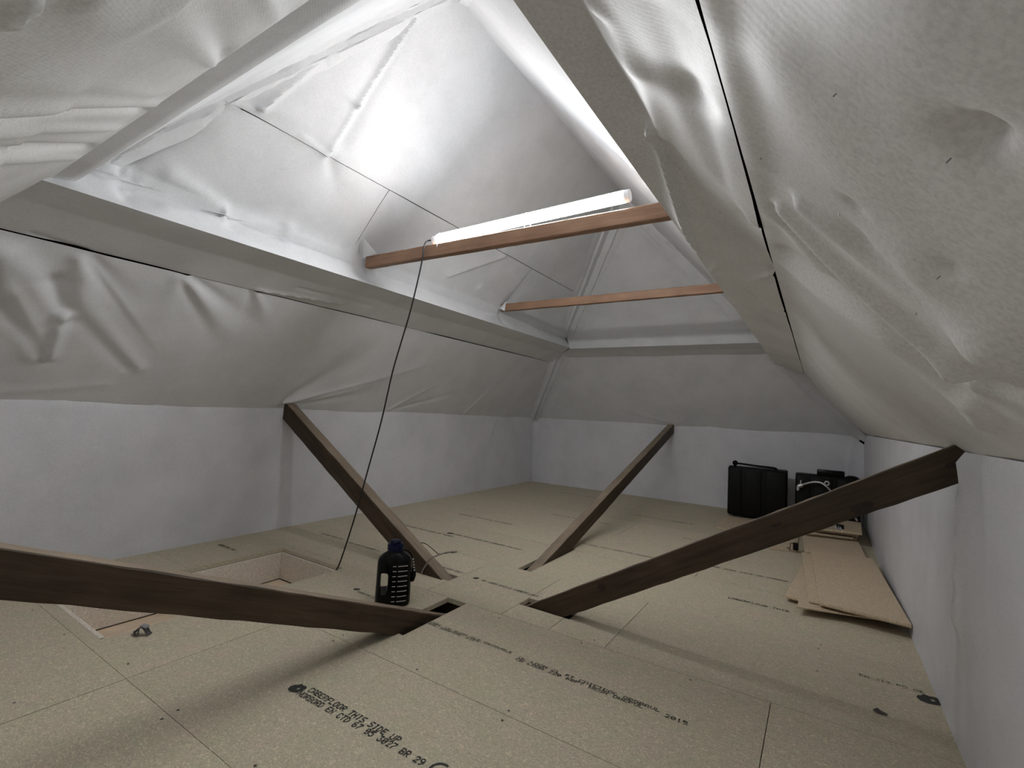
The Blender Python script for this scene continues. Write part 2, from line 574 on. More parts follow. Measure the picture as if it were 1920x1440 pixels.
FOLDS['Rl'] += [
    (0.975, 0.465, 1.082, 0.385, 0.022, 0.03, 0.006, 0.007, 0),
    (0.918, 0.445, 1.025, 0.371, 0.022, 0.03, -0.005, -0.006, 0),
    (0.88, 0.431, 0.956, 0.198, 0.02, 0.03, 0.016, 0.024, 0),
    (0.986, 0.427, 1.052, 0.198, 0.024, 0.035, -0.016, -0.022, 0),
    (0.783, 0.401, 0.779, 0.275, 0.02, 0.05, 0.014, 0.006, 0),
    (1.462, 0.469, 1.203, 0.275, 0.03, 0.06, 0.012, 0.01, 0),
    (1.283, 0.453, 1.108, 0.315, 0.04, 0.08, -0.016, -0.012, 0),
    (1.067, 0.317, 1.145, 0.158, 0.05, 0.06, -0.028, -0.02, 0),
    (0.662, 0.283, 0.618, 0.21, 0.05, 0.06, 0.014, 0.008, 0),
    (0.698, 0.314, 0.712, 0.215, 0.04, 0.06, 0.012, 0.01, 0),
    (0.413, 0.329, 0.411, 0.295, 0.05, 0.025, -0.001, -0.007, 0),
    (0.411, 0.295, 0.403, 0.264, 0.025, 0.05, -0.007, -0.003, 0),
    (0.411, 0.295, 0.411, 0.294, 0.018, 0.018, -0.008, -0.008, 0),
    (0.421, 0.358, 0.421, 0.358, 0.018, 0.018, -0.01, -0.01, 0),
    (0.641, 0.349, 0.642, 0.349, 0.016, 0.016, -0.008, -0.008, 0),
    (0.614, 0.268, 0.612, 0.269, 0.014, 0.014, -0.007, -0.007, 0),
    (0.775, 0.264, 0.775, 0.264, 0.012, 0.012, -0.006, -0.006, 0),
    (0.99, 0.188, 1.398, 0.093, 0.03, 0.03, 0.014, 0.012, 0),
    (0.967, 0.19, 0.803, 0.23, 0.03, 0.06, 0.015, 0.004, 0),
    (0.738, 0.203, 0.739, 0.201, 0.07, 0.07, 0.03, 0.03, 0),
    (1.019, 0.171, 0.904, 0.139, 0.03, 0.06, -0.025, -0.02, 0),
    (1.268, 0.151, 1.191, 0.226, 0.05, 0.1, 0.012, 0.004, 0),
    (0.34, 0.322, 0.329, 0.286, 0.1, 0.12, 0.008, 0.006, 0),
    (0.475, 0.419, 0.576, 0.359, 0.06, 0.08, 0.008, 0.008, 0),
    (0.475, 0.468, 0.757, 0.462, 0.03, 0.03, 0.012, 0.012, 0),
    (0.738, 0.333, 0.682, 0.259, 0.04, 0.06, -0.01, -0.006, 0),
]
FOLDS['RW'] += [
    (1.914, 0.849, 1.997, 0.381, 0.05, 0.06, 0.03, 0.022, 3),
    (1.728, 0.847, 1.69, 0.494, 0.04, 0.06, 0.01, 0.006, 0),
    (2.326, 0.765, 2.53, 0.329, 0.03, 0.06, 0.008, 0.004, 0),
]
FOLDS['Rw'] += [
    (1.849, 0.716, 1.614, 0.625, 0.012, 0.04, 0.012, 0.003, 0),
    (1.867, 0.719, 1.759, 0.596, 0.012, 0.04, -0.01, -0.002, 0),
    (1.669, 0.493, 1.459, 0.518, 0.012, 0.04, -0.014, -0.003, 0),
    (1.669, 0.493, 1.886, 0.595, 0.012, 0.04, 0.012, 0.003, 0),
    (1.999, 0.626, 2.247, 0.5, 0.015, 0.02, 0.012, 0.012, 2),
    (2.274, 0.704, 2.839, 0.552, 0.02, 0.03, 0.008, 0.006, 0),
    (1.122, 0.487, 0.983, 0.504, 0.015, 0.05, 0.012, 0.003, 0),
    (1.125, 0.487, 1.195, 0.549, 0.015, 0.06, -0.012, -0.003, 0),
    (0.984, 0.674, 1.588, 0.707, 0.026, 0.024, 0.034, 0.042, 2),
    (0.583, 0.632, 0.713, 0.621, 0.03, 0.05, 0.01, 0.01, 0),
    (0.713, 0.621, 0.991, 0.656, 0.05, 0.02, 0.01, 0.012, 0),
    (0.522, 0.524, 0.679, 0.53, 0.05, 0.05, -0.01, -0.012, 0),
    (0.679, 0.53, 0.985, 0.537, 0.05, 0.03, -0.012, -0.008, 0),
    (0.479, 0.608, 0.583, 0.632, 0.04, 0.03, 0.006, 0.01, 0),
]
FOLDS['Lw'] += [
    (1.455, 0.631, 1.984, 0.69, 0.012, 0.02, 0.014, 0.014, 2),
    (0.8, 0.568, 1.09, 0.603, 0.012, 0.015, 0.01, 0.008, 0),
    (0.536, 0.633, 0.711, 0.611, 0.015, 0.015, -0.008, -0.006, 0),
    (1.656, 0.723, 2.211, 0.733, 0.015, 0.03, -0.008, -0.006, 0),
]
FOLDS['Ff'] += [
    (-0.69, 0.508, -1.209, 0.793, 0.05, 0.015, 0.012, 0.022, 0),
    (-0.715, 0.544, -1.176, 0.789, 0.05, 0.02, -0.012, -0.02, 0),
    (-0.965, 0.39, -1.569, 0.797, 0.02, 0.018, -0.028, -0.02, 0),
    (-0.903, 0.381, -1.445, 0.754, 0.028, 0.018, 0.018, 0.012, 0),
    (-1.051, 0.402, -1.666, 0.743, 0.02, 0.018, 0.014, 0.01, 0),
    (-1.253, 0.431, -1.991, 0.802, 0.02, 0.018, -0.022, -0.014, 0),
    (-1.349, 0.444, -2.079, 0.778, 0.022, 0.018, 0.012, 0.008, 0),
    (-0.801, 0.39, -1.323, 0.712, 0.04, 0.02, 0.006, 0.006, 0),
    (-0.593, 0.407, -0.731, 0.475, 0.03, 0.05, 0.012, 0.004, 0),
    (-0.563, 0.361, -0.591, 0.354, 0.02, 0.03, 0.02, 0.02, 2),
    (-0.753, 0.657, -1.054, 0.853, 0.02, 0.03, 0.008, 0.006, 0),
]
FOLDS['Bl'] += [
    (-1.478, 0.029, -2.182, 0.181, 0.012, 0.04, 0.01, 0.002, 0),
    (-2.585, 0.061, -2.166, 0.226, 0.012, 0.03, 0.008, 0.002, 1),
    (-1.39, 0.017, -1.129, 0.161, 0.012, 0.04, 0.01, 0.002, 0),
    (-2.765, 0.506, -2.567, 0.285, 0.02, 0.04, 0.006, 0.002, 0),
]
FOLDS['Bu'] += [
    (-2.377, 0.823, -1.785, 0.986, 0.02, 0.04, 0.01, 0.004, 1),
    (-1.843, 0.807, -1.399, 0.968, 0.03, 0.06, 0.01, 0.003, 0),
    (-1.042, 0.95, -0.767, 0.857, 0.03, 0.05, 0.008, 0.003, 0),
    (-2.133, 1.18, -1.858, 0.945, 0.02, 0.04, 0.008, 0.003, 0),
]
FOLDS['BW'] += [
    (-3.245, 0.821, -3.237, 0.059, 0.015, 0.02, -0.008, -0.008, 0),
    (-1.043, 0.878, -1.207, 0.565, 0.02, 0.05, 0.008, 0.002, 0),
    (0.28, 0.8, 0.219, 0.432, 0.02, 0.04, 0.012, 0.006, 0),
]
STAPLES = [ ('R', 0.421, 0.358, 0.006), ('R', 0.411, 0.295, 0.006), ('R', 0.641, 0.349, 0.006), ('R', 0.614, 0.268, 0.006), ('R', 0.775, 0.264, 0.006), ('R', 0.684, 0.434, 0.006), ('L', 0.936, 1.184, 0.006), ('L', 1.457, 1.206, 0.006), ('L', 0.738, 0.897, 0.006), ('L', 1.061, 1.214, 0.006), ('L', 1.038, 1.221, 0.006), ('L', 1.872, 1.199, 0.006), ('L', 1.814, 1.208, 0.006), ('L', 1.102, 0.184, 0.006), ('L', 0.73, 0.599, 0.006), ('L', 1.101, 0.606, 0.006), ('L', 1.463, 0.618, 0.006), ('L', 0.722, 0.199, 0.006), ('B', -0.983, 0.026, 0.006), ('B', -0.733, 0.034, 0.006) ]

SEC_S = {'L': (0.615, 1.545), 'R': (0.467, 1.330), 'B': (0.65, 1.595), 'F': (0.50, 1.41)}
SEC_E = {'L': (0.975, 1.676), 'R': (0.787, 1.592), 'B': (0.975, 1.665), 'F': (0.775, 1.700)}   # lower arris of each purlin
SEC_M = {'L': (0.800, 1.636), 'R': (0.690, 1.583), 'B': (0.800, 1.640), 'F': (0.640, 1.560)}
SEC_J = {'L': (0.865, 1.815), 'R': (0.735, 1.672), 'B': (0.880, 1.832), 'F': (0.800, 1.745)}   # where the purlin meets the slope


def lim_l(d, z):
    """the left purlin runs on to the front purlin, past the line of the hip"""
    if z < SEC_J['L'][1] - 1e-6:
        k = (z - 1.545) / (1.676 - 1.545)
        lo = 0.225 + 0.155 * min(k, 1.0) + max(0.0, (z - 1.676) / 0.139) * 0.095
    else:
        lo = YF + d
    return lo, YB - d


def lim_b(d, z):
    """the back purlin runs on to the right purlin"""
    return XL + d, XR - (min(d, 0.717) if z < SEC_J['B'][1] - 1e-6 else d)


LOW = {'L': lambda d, z: (YF + d - 0.05, YB - d), 'R': None, 'B': None, 'F': None}
LIM = {'L': lim_l, 'B': lim_b, 'R': None, 'F': None}


def extend(a, b, t):
    return (b[0] + (b[0] - a[0]) * t, b[1] + (b[1] - a[1]) * t)


# ------------------------------------------------------------------ walls
for side, nm in (('L', 'wall_left'), ('R', 'wall_right'), ('B', 'wall_back'), ('F', 'wall_front')):
    w = sheet(nm, side, [(0.006, -0.06), (0.004, 0.02), (0.0, 0.5), (0.0, ZK - 0.02), (-0.004, ZK + 0.012)], FOLDS.get(side + 'W', []), M_WALL, None,
              res=0.02 if side != 'F' else 0.06, wall=True, amp=(0.004, 0.0014), wave1=0.006)
    if side == 'B':      # the back sheet has come away in the right corner and leaves a small gap
        for v in w.data.vertices:
            k = max(0.0, 1 - math.hypot(v.co.x - XR, (v.co.z - ZK) * 1.2) / 0.10)
            v.co.x -= 0.05 * k
            v.co.z -= 0.045 * k
    tag(w, kind='structure')

# ------------------------------------------------------------------ roof lining = ceiling
ceiling = tag(empty('ceiling', (0, 0, 0)), kind='structure')
W0 = (-0.012, ZK - 0.008)
FAR = {'S': (0.487, 1.405), 'M': (0.600, 1.452), 'E': (0.717, 1.487), 'J': (0.650, 1.580)}   # the right purlin's section further along


def sag(S_, a):
    return [(S_[0] * f + a * math.sin(math.pi * f) * 0.74, ZK + (S_[1] - ZK) * f - a * math.sin(math.pi * f) * 0.67) for f in [k / 12 for k in range(1, 12)]] + [S_]


for side in 'LRBF':
    S_, E_, M_, J_ = SEC_S[side], SEC_E[side], SEC_M[side], SEC_J[side]
    low_m = M_MEM_S if side == 'R' else M_MEM_F if side == 'F' else M_MEM
    res = {'L': 0.011, 'R': 0.009, 'B': 0.018, 'F': 0.011}[side]
    lowf = FOLDS['Ff'] if side == 'F' else FOLDS[side + 'l']
    R = side == 'R'
    low = [W0, (0.0, ZK)] + (sag(S_, 0.032) if R else [S_] if side == 'L' else [S_, extend(W0, S_, 0.02)])
    low2 = [W0, (0.0, ZK)] + sag(FAR['S'], 0.032) if R else None
    sheet('lower_membrane', side, low, lowf, low_m, ceiling, res=res, amp=(0.005, 0.0008) if side in 'LB' else (0.004, 0.0003), gain=1.25 if side in 'LB' else 0.95 if R else 0.8, slim=LOW[side], sec2=low2, pin1=0.97 if R else 0.35, pinw=0.03)
    # sheet under the purlin, from the seam to the arris; on the right an open slit is left at the seam
    if R:
        wrap = [(S_[0] + 0.0046, S_[1] + 0.003), M_, E_]
        wrap2 = [(FAR['S'][0] + 0.0048, FAR['S'][1] + 0.0025), FAR['M'], FAR['E']]
    else:
        wrap = [(S_[0] - 0.02, S_[1] - 0.022 * K + 0.003), (S_[0] + 0.004, S_[1] + 0.006), M_, E_]
        if side == 'L':      # a hair-wide slit stays open along this seam too
            wrap = [(S_[0] + 0.001, S_[1] + 0.0038), M_, E_]
        wrap2 = None
    sheet('purlin_wrap', side, wrap, FOLDS.get(side + 'w', []) + (lowf if side == 'F' else []), low_m, ceiling, res=res, amp=(0.004, 0.0005), pin1=1.0, pinw=0.018, gain=0.75 if side == 'F' else 0.85, slim=LIM[side], sec2=wrap2)
    # upper sheet: up the face of the purlin, then the slope to the ridge
    j2 = J_[0] + 0.04
    rest = [(j2, ZK + K * j2), (1.2, ZK + K * 1.2), (RUN, ZR)]
    kw = dict(amp=(0.005, 0.0008), pin0=1.0)
    if side == 'R':
        up2 = [FAR['E'], (FAR['J'][0] + 0.012, FAR['J'][1] - 0.022)] + rest
        sheet('upper_membrane', side, [E_, (J_[0] + 0.012, J_[1] - 0.022)] + rest, [], M_MEM, ceiling, res=0.022, sec2=up2, pin1=1.0, **kw)
    elif side == 'B':
        sheet('upper_membrane', side, [E_, (J_[0] + 0.012, J_[1] - 0.022)] + rest, FOLDS['Bu'], M_MEM, ceiling, res=0.02, slim=LIM['B'], pin1=1.0, **kw)
    elif side == 'F':
        sheet('upper_membrane', side, [E_, (0.845, 1.724), (0.90, 1.80), (1.02, 1.955), (1.2, ZK + K * 1.2), (RUN, ZR)], [], M_MEM, ceiling, res=0.022, pin1=1.0, **kw)
    else:
        # two widths of membrane meet in an open seam; the lower width is slit to let the two collar beams through
        cuts = (1.873, 3.5135)

        def strip(i):
            def f(d, z):
                lo, hi = lim_l(d, z)
                k = 0.0016 * min(1.0, max(0.0, (d - 0.93) / 0.03)) if z > 1.8 else 0.0
                return (cuts[i - 1] + k if i else lo), (cuts[i] - k if i < 2 else hi)
            return f
        sec = [E_, (J_[0] + 0.012, J_[1] - 0.022), (j2, ZK + K * j2), (1.1990, ZK + K * 1.1990)]
        for i in range(3):
            sheet('upper_membrane', side, sec, FOLDS['Lu'], M_MEM, ceiling, res=0.0115, slim=strip(i), **kw)
        sheet('upper_membrane', side, [(1.2005, ZK + K * 1.2005 + 0.0016), (RUN, ZR)], FOLDS['Lu'], M_MEM, ceiling, res=0.0115, amp=(0.005, 0.0008), pin1=1.0)


# membrane strips wrapped round the hip rafters
def hip_strip(sx, sy, prot, half0, name, seed):
    """sx,sy: -1/+1 = which corner; runs from the wall corner to the ridge end"""
    cx = XL if sx < 0 else XR
    cy = YF if sy < 0 else YB
    n = 150
    A = Vector((cx, cy, ZK))
    B = Vector((cx - sx * RUN, cy - sy * RUN, ZR))
    t = (B - A).normalized()
    # in-plane directions perpendicular to the hip, away from it
    nx = Vector((-sx * K, 0, -1)).normalized()   # inward normal of the left/right slope
    ny = Vector((0, -sy * K, -1)).normalized()   # inward normal of the end slope
    nb = (nx + ny).normalized()
    ta = t.cross(nx)
    if ta.y * -sy < 0:
        ta = -ta
    tb = t.cross(ny)
    if tb.x * -sx < 0:
        tb = -tb
    lat = (ta - tb).normalized()
    bm = bmesh.new()
    rows = []
    r = random.Random(seed)
    ph = [r.random() * 50 for _ in range(8)]
    for i in range(n + 1):
        f = i / n
        c = A.lerp(B, f)
        half = half0 * (0.75 + 0.9 * f)
        w = [float(vnoise(np.array(f * 24 + ph[k]), np.array(ph[k] * 3))) for k in range(8)]
        w2 = [float(vnoise(np.array(f * 75 + ph[k]), np.array(ph[k] * 2))) for k in range(8)]
        p = [c + ta * (half + 0.05 + 0.012 * w[0]) - nx * 0.006,
             c + ta * (half + 0.012 * w[1]) + nx * (0.012 + 0.004 * w2[1]),
             c + lat * (half * 0.62 + 0.006 * w2[2]) + nb * (prot * 0.8 + 0.006 * w[2]),
             c + lat * (half * 0.45) + nb * (prot + 0.008 * w[3] + 0.004 * w2[3]),
             c - lat * (half * 0.02) + nb * (prot * 0.42 + 0.006 * w2[7]),
             c - lat * (half * 0.45) + nb * (prot + 0.008 * w[4] + 0.004 * w2[4]),
             c - lat * (half * 0.62 + 0.006 * w2[5]) + nb * (prot * 0.8 + 0.006 * w[5]),
             c + tb * (half + 0.012 * w[6]) + ny * (0.012 + 0.004 * w2[6]),
             c + tb * (half + 0.05 + 0.012 * w[7]) - ny * 0.006]
        rows.append([bm.verts.new(q) for q in p])
    for i in range(n):
        for k in range(8):
            bm.faces.new((rows[i][k], rows[i][k + 1], rows[i + 1][k + 1], rows[i + 1][k]))
    return from_bm(name, bm, M_MEM, ceiling, smooth=True, angle=42)


hip_strip(-1, 1, 0.068, 0.078, 'hip_wrap', 1)
hip_strip(1, 1, 0.068, 0.078, 'hip_wrap', 2)
hip_strip(-1, -1, 0.03, 0.026, 'hip_wrap', 3)
hip_strip(1, -1, 0.03, 0.04, 'hip_wrap', 4)


def on_slope(side, s, d, off=0.006):
    n = np.array([K, -1.0]) / math.hypot(K, 1)
    return Vector(to_world(side, np.array(s), np.array(d + n[0] * off), np.array(ZK + K * d + n[1] * off)).tolist())


# staples that hold the membrane
bm = bmesh.new()
add_box(bm, (-0.002, -0.0005, -0.0005), (0.002, 0.0005, 0.0005))
st0 = from_bm('staple', bm, M_GREY, ceiling)
spots = STAPLES
for i, (side, s, d, off) in enumerate(spots):
    o = st0 if i == 0 else bpy.data.objects.new('staple', st0.data)
    if i:
        COL.objects.link(o)
        o.parent = ceiling
    if side == 'R':
        sc = np.array([(0.0, ZK)] + sag(SEC_S['R'], 0.032))
        o.location = (XR - d - 0.002, s, float(np.interp(d, sc[:, 0], sc[:, 1])) - 0.002)
    else:
        o.location = on_slope(side, s, d, off - 0.003)
    o.rotation_euler = ((0.0 if side in 'LR' else 0.83), 0.83 * (1 if side == 'L' else -1 if side == 'R' else 0), rng.uniform(0, 3))

# ------------------------------------------------------------------ floor: chipboard boards laid in rows
bm = bmesh.new()
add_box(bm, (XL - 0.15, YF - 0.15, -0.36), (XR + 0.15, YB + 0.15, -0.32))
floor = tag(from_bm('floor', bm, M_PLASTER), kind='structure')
HOLES = [(-2.857, 0.755, -2.272, 1.850),      # hatch
         (-1.540, 1.485, -1.425, 1.905),     # strut coming towards the camera
         (-1.98, 2.085, -1.69, 2.175),       # strut to the left wall
         (-1.225, 2.065, -0.955, 2.165),     # strut to the right wall
         (-1.512, 2.515, -1.425, 3.14)]      # strut to the back wall
ROWS = [(-0.30, 0.11, [-1.1]), (0.11, 0.71, [-1.90]), (0.71, 1.31, [-1.903]), (1.31, 1.91, [-0.128]),
        (1.91, 2.51, [-1.69, -1.228, -0.98, -0.724]), (2.51, 3.11, [-1.42]), (3.11, 3.71, [-2.55, -0.62]),
        (3.71, 4.31, [-1.35]), (4.31, 4.91, [-2.3, -0.5]), (4.91, 5.51, [-1.6]), (5.51, 5.80, [-0.7])]


def board_mesh(x0, x1, y0, y1, top, th=0.022):
    """a rectangular sheet with square cut-outs where a hole overlaps it"""
    g = 0.0013
    x0, x1, y0, y1 = x0 + g, x1 - g, y0 + g * 0.7, y1 - g * 0.7
    hs = [h for h in HOLES if h[0] < x1 and h[2] > x0 and h[1] < y1 and h[3] > y0]
    xs = sorted({x0, x1} | {min(max(v, x0), x1) for h in hs for v in (h[0], h[2])})
    ys = sorted({y0, y1} | {min(max(v, y0), y1) for h in hs for v in (h[1], h[3])})
    bm = bmesh.new()
    vt = {}

    def V(i, j):
        if (i, j) not in vt:
            vt[i, j] = bm.verts.new((xs[i], ys[j], top))
        return vt[i, j]
    for i in range(len(xs) - 1):
        for j in range(len(ys) - 1):
            mx, my = (xs[i] + xs[i + 1]) / 2, (ys[j] + ys[j + 1]) / 2
            if any(h[0] < mx < h[2] and h[1] < my < h[3] for h in hs):
                continue
            bm.faces.new((V(i, j), V(i + 1, j), V(i + 1, j + 1), V(i, j + 1)))
    r = bmesh.ops.extrude_face_region(bm, geom=bm.faces[:])
    bmesh.ops.translate(bm, vec=(0, 0, -th), verts=[e for e in r['geom'] if isinstance(e, bmesh.types.BMVert)])
    return bm


BOARDS = []
for y0, y1, js in ROWS:
    xs = [XL - 0.03] + js + [XR + 0.03]
    for a, b in zip(xs[:-1], xs[1:]):
        top = rng.uniform(-0.0008, 0.0)
        o = from_bm('chipboard_panel', board_mesh(a, b, y0, y1, top), M_CHIP, floor)
        BOARDS.append((a, b, y0, y1, o))


def board_at(x, y):
    for a, b, y0, y1, o in BOARDS:
        if a <= x < b and y0 <= y < y1:
            return o
    return BOARDS[0][4]


# joists seen through the holes
for lo, hi in (((-1.60, 1.925, -0.30), (-1.36, 1.97, -0.03)), ((-1.66, 1.99, -0.32), (-1.24, 2.06, -0.06)), ((-1.46, 2.22, -0.32), (-1.4, 2.49, -0.05))):
    bm = bmesh.new()
    add_box(bm, lo, hi)
    bevel(bm, 0.003, 1)
    from_bm('joist', bm, M_STRUT, floor)

# ------------------------------------------------------------------ ink-jet print on the boards (5 x 7 dots)
FONT = dict(A='7E1111117E', B='7F49494936', C='3E41414122', D='7F4141221C', E='7F49494941', F='7F09090901', G='3E4149497A', H='7F0808087F',
            I='00417F4100', J='2040413F01', K='7F08142241', L='7F40404040', M='7F020C027F', N='7F0408107F', O='3E4141413E', P='7F09090906',
            Q='3E4151215E', R='7F09192946', S='4649494931', T='01017F0101', U='3F4040403F', V='1F2040201F', W='3F4038403F', X='6314081463',
            Y='0708700807', Z='6151494543')
FONT.update({'0': '3E5149453E', '1': '00427F4000', '2': '4261514946', '3': '2141454B31', '4': '1814127F10', '5': '2745454539', '6': '3C4A494930',
             '7': '0171090503', '8': '3649494936', '9': '064949291E', '-': '0808080808', '.': '0060600000', '/': '2010080402', '&': '3649552250'})


def print_bm(bm, text, x, y, pitch, h, rot=0.0, z=0.0006, fade=0.0, seed=0):
    r = random.Random(seed)
    dx, dy = pitch / 6.2, h / 7
    hx, hy = dx * 0.62, dy * 0.60
    c, s = math.cos(rot), math.sin(rot)
    for i, ch in enumerate(text):
        g = FONT.get(ch)
        if not g:
            continue
        for k in range(5):
            bits = int(g[2 * k:2 * k + 2], 16)
            for b in range(7):
                if bits >> b & 1 and r.random() >= fade:
                    px = i * pitch + k * dx + r.uniform(-.12, .12) * dx
                    py = h - (b + 0.5) * dy + r.uniform(-.12, .12) * dy
                    vs = []
                    for ax, ay in ((-hx, -hy * .5), (-hx * .5, -hy), (hx * .5, -hy), (hx, -hy * .5), (hx, hy * .5), (hx * .5, hy), (-hx * .5, hy), (-hx, hy * .5)):
                        u, w = px + ax, py + ay
                        vs.append(bm.verts.new((x + u * c - w * s, y + u * s + w * c, z)))
                    bm.faces.new(vs)


def stamp(lines, bx, by, fade=0.05, seed=0):
    bm = bmesh.new()
    for k, (text, x, y, pitch, h, rot) in enumerate(lines):
        print_bm(bm, text, x, y, pitch, h, rot, fade=fade, seed=seed + k)
    return from_bm('printed_text', bm, M_INK, board_at(bx, by))


def logo(x, y, r, bx, by):
    bm = bmesh.new()
    poly = [(-1.0, -0.25), (-0.75, -0.75), (-0.2, -0.95), (0.35, -0.8), (0.85, -0.55), (1.0, 0.1), (0.95, 0.75), (0.55, 0.95), (0.1, 0.8), (-0.3, 0.95), (-0.55, 0.45), (-0.85, 0.3)]
    inner = [(0.05, 0.0), (0.25, -0.2), (0.5, 0.05), (0.3, 0.3)]
    o = [bm.verts.new((x + a * r, y + b * r, 0.0006)) for a, b in poly]
    i = [bm.verts.new((x + a * r, y + b * r, 0.0006)) for a, b in inner]
    n = len(o)
    for k in range(n):
        a = math.atan2(poly[k][1], poly[k][0] - 0.27)
        b = math.atan2(poly[(k + 1) % n][1], poly[(k + 1) % n][0] - 0.27)
        near = lambda t: min(range(4), key=lambda q: (inner[q][0] - 0.27 - math.cos(t) * 0.25) ** 2 + (inner[q][1] - math.sin(t) * 0.2) ** 2)
        p, q = near(a), near(b)
        f = [o[k], o[(k + 1) % n], i[q]] + ([i[p]] if p != q else [])
        bm.faces.new(f)
    return from_bm('printed_logo', bm, M_INK, board_at(bx, by))


stamp([('CABERFLOOR THIS SIDE UP', -1.385, 1.020, 0.0178, 0.024, 0.004),
       ('NORBORD EN CTD 67 05 3027 BR 29', -1.395, 0.988, 0.0172, 0.024, 0.020)], -1.2, 1.0, 0.02, 3)
logo(-1.425, 1.010, 0.026, -1.42, 1.0)
# the two large letters of the conformity mark
bm = bmesh.new()


def arc_band(bm, cx, cy, r0, r1, a0, a1, n=14, z=0.0006):
    pr = None
    for k in range(n + 1):
        a = math.radians(a0 + (a1 - a0) * k / n)
        p = [bm.verts.new((cx + math.cos(a) * r, cy + math.sin(a) * r, z)) for r in (r0, r1)]
        if pr:
            bm.faces.new((pr[0], p[0], p[1], pr[1]))
        pr = p


arc_band(bm, -0.815, 1.012, 0.024, 0.031, 75, 285)
arc_band(bm, -0.752, 1.012, 0.024, 0.031, 75, 285)
vs = [bm.verts.new(v) for v in ((-0.780, 1.009, .0006), (-0.758, 1.009, .0006), (-0.758, 1.015, .0006), (-0.780, 1.015, .0006))]
bm.faces.new(vs)
from_bm('conformity_mark', bm, M_INK, board_at(-0.8, 1.0))
stamp([('UK LOOM CL PT CHIETBOC OBOBAVL', -0.955, 1.622, 0.0180, 0.017, -0.004), ('CB LOOA 220 60PT NEGA OAEPVL', -0.958, 1.606, 0.0176, 0.016, -0.002), ('2015', -0.40, 1.607, 0.0180, 0.018, 0)], -0.7, 1.6, 0.1, 11)
stamp([('JLIEBL CE ROOM SLF ORCOVRLE', -1.455, 1.640, 0.0172, 0.015, -0.012), ('LEBAL SBANTAL SICT', -1.452, 1.625, 0.0172, 0.015, -0.010)], -1.3, 1.6, 0.15, 17)
stamp([('MR 18OM EN312 CABERFLOOR', -1.555, 2.198, 0.0150, 0.024, 0.0)], -1.4, 2.2, 0.12, 19)
stamp([('CABERFLOOR 2015', -1.93, 2.222, 0.0150, 0.022, 0.0)], -1.8, 2.2, 0.3, 21)
stamp([('THIS SIDE UP NORBORD 22', -2.67, 2.19, 0.0135, 0.024, 0.0)], -2.5, 2.2, 0.2, 23)
TXT = 'CABERFLOOR THIS SIDE UP NORBORD EN 312 P5 CE 2015'
for x, y, n, p, h, sd in ((-2.74, 2.79, 26, 0.019, 0.022, 31), (-2.31, 2.85, 34, 0.0185, 0.024, 33), (-0.40, 2.855, 16, 0.019, 0.024, 35), (-2.70, 3.42, 28, 0.020, 0.024, 37),
                          (-1.45, 3.30, 26, 0.020, 0.024, 39), (-0.60, 3.385, 24, 0.019, 0.024, 41), (-2.08, 4.03, 28, 0.020, 0.026, 43), (-0.9, 4.02, 20, 0.020, 0.026, 45),
                          (-1.52, 4.61, 30, 0.020, 0.026, 47), (-2.6, 5.2, 30, 0.020, 0.026, 49), (-3.20, 1.62, 14, 0.016, 0.024, 51), (-2.98, 2.21, 14, 0.016, 0.024, 53)):
    i0 = sd % 7
    for a, b, y0, y1, o in BOARDS:
        if y0 <= y < y1 and x < b and x + n * p > a:
            k0 = max(0, math.ceil((a - x) / p))
            k1 = min(n, int((b - x) / p))
            t = (TXT + ' ' + TXT)[i0 + k0:i0 + k1]
            if t.strip():
                bm = bmesh.new()
                print_bm(bm, t, x + k0 * p, y, p, h, 0, fade=0.12, seed=sd)
                from_bm('printed_text', bm, M_INK, o)
logo(-2.33, 2.86, 0.022, -2.33, 2.86)
logo(-1.60, 2.215, 0.016, -1.6, 2.2)
stamp([('EN 312 P5 CE', 0.14, 2.325, 0.016, 0.018, 0.0)], 0.2, 2.32, 0.25, 61)
logo(0.335, 2.285, 0.036, 0.3, 2.28)
stamp([('CE 2015', -2.40, 1.28, 0.016, 0.020, -0.03)], -2.35, 1.2, 0.25, 63)
logo(-1.96, 1.69, 0.016, -1.96, 1.6)
stamp([('NORBORD 22 MM', -1.93, 1.665, 0.0135, 0.016, 0.0)], -1.8, 1.6, 0.25, 65)

# countersunk screw heads
bm = bmesh.new()
for a, b, y0, y1, o in BOARDS:
    if y1 > 4.0:
        continue
    for x in np.arange(math.ceil(a / 0.4) * 0.4, b, 0.4):
        for y in (y0 + 0.03, (y0 + y1) / 2 + 0.05, y1 - 0.03):
            xx, yy = float(x) + rng.uniform(-.02, .02), y + rng.uniform(-.01, .01)
            if any(h[0] - .02 < xx < h[2] + .02 and h[1] - .02 < yy < h[3] + .02 for h in HOLES) or rng.random() < 0.4:
                continue
            vs = [bm.verts.new((xx + 0.0042 * math.cos(t * math.pi / 4), yy + 0.0042 * math.sin(t * math.pi / 4), 0.0005)) for t in range(8)]
            bm.faces.new(vs)
tag(from_bm('screw_heads', bm, M_DARKSTEEL, floor), kind='stuff')

# ------------------------------------------------------------------ loft hatch: lining boards and pine trap door
hatch = tag(empty('loft_hatch', (-2.565, 1.30, -0.19)), 'open rectangular loft hatch lined with chipboard, pale pine trap door at its bottom', 'hatch')


def child_box(name, lo, hi, m, parent, bev=0.001, seg=1):
    bm = bmesh.new()
    L = parent.location
    add_box(bm, [a - b for a, b in zip(lo, L)], [a - b for a, b in zip(hi, L)])
    if bev:
        bevel(bm, bev, seg)
    return from_bm(name, bm, m, parent)


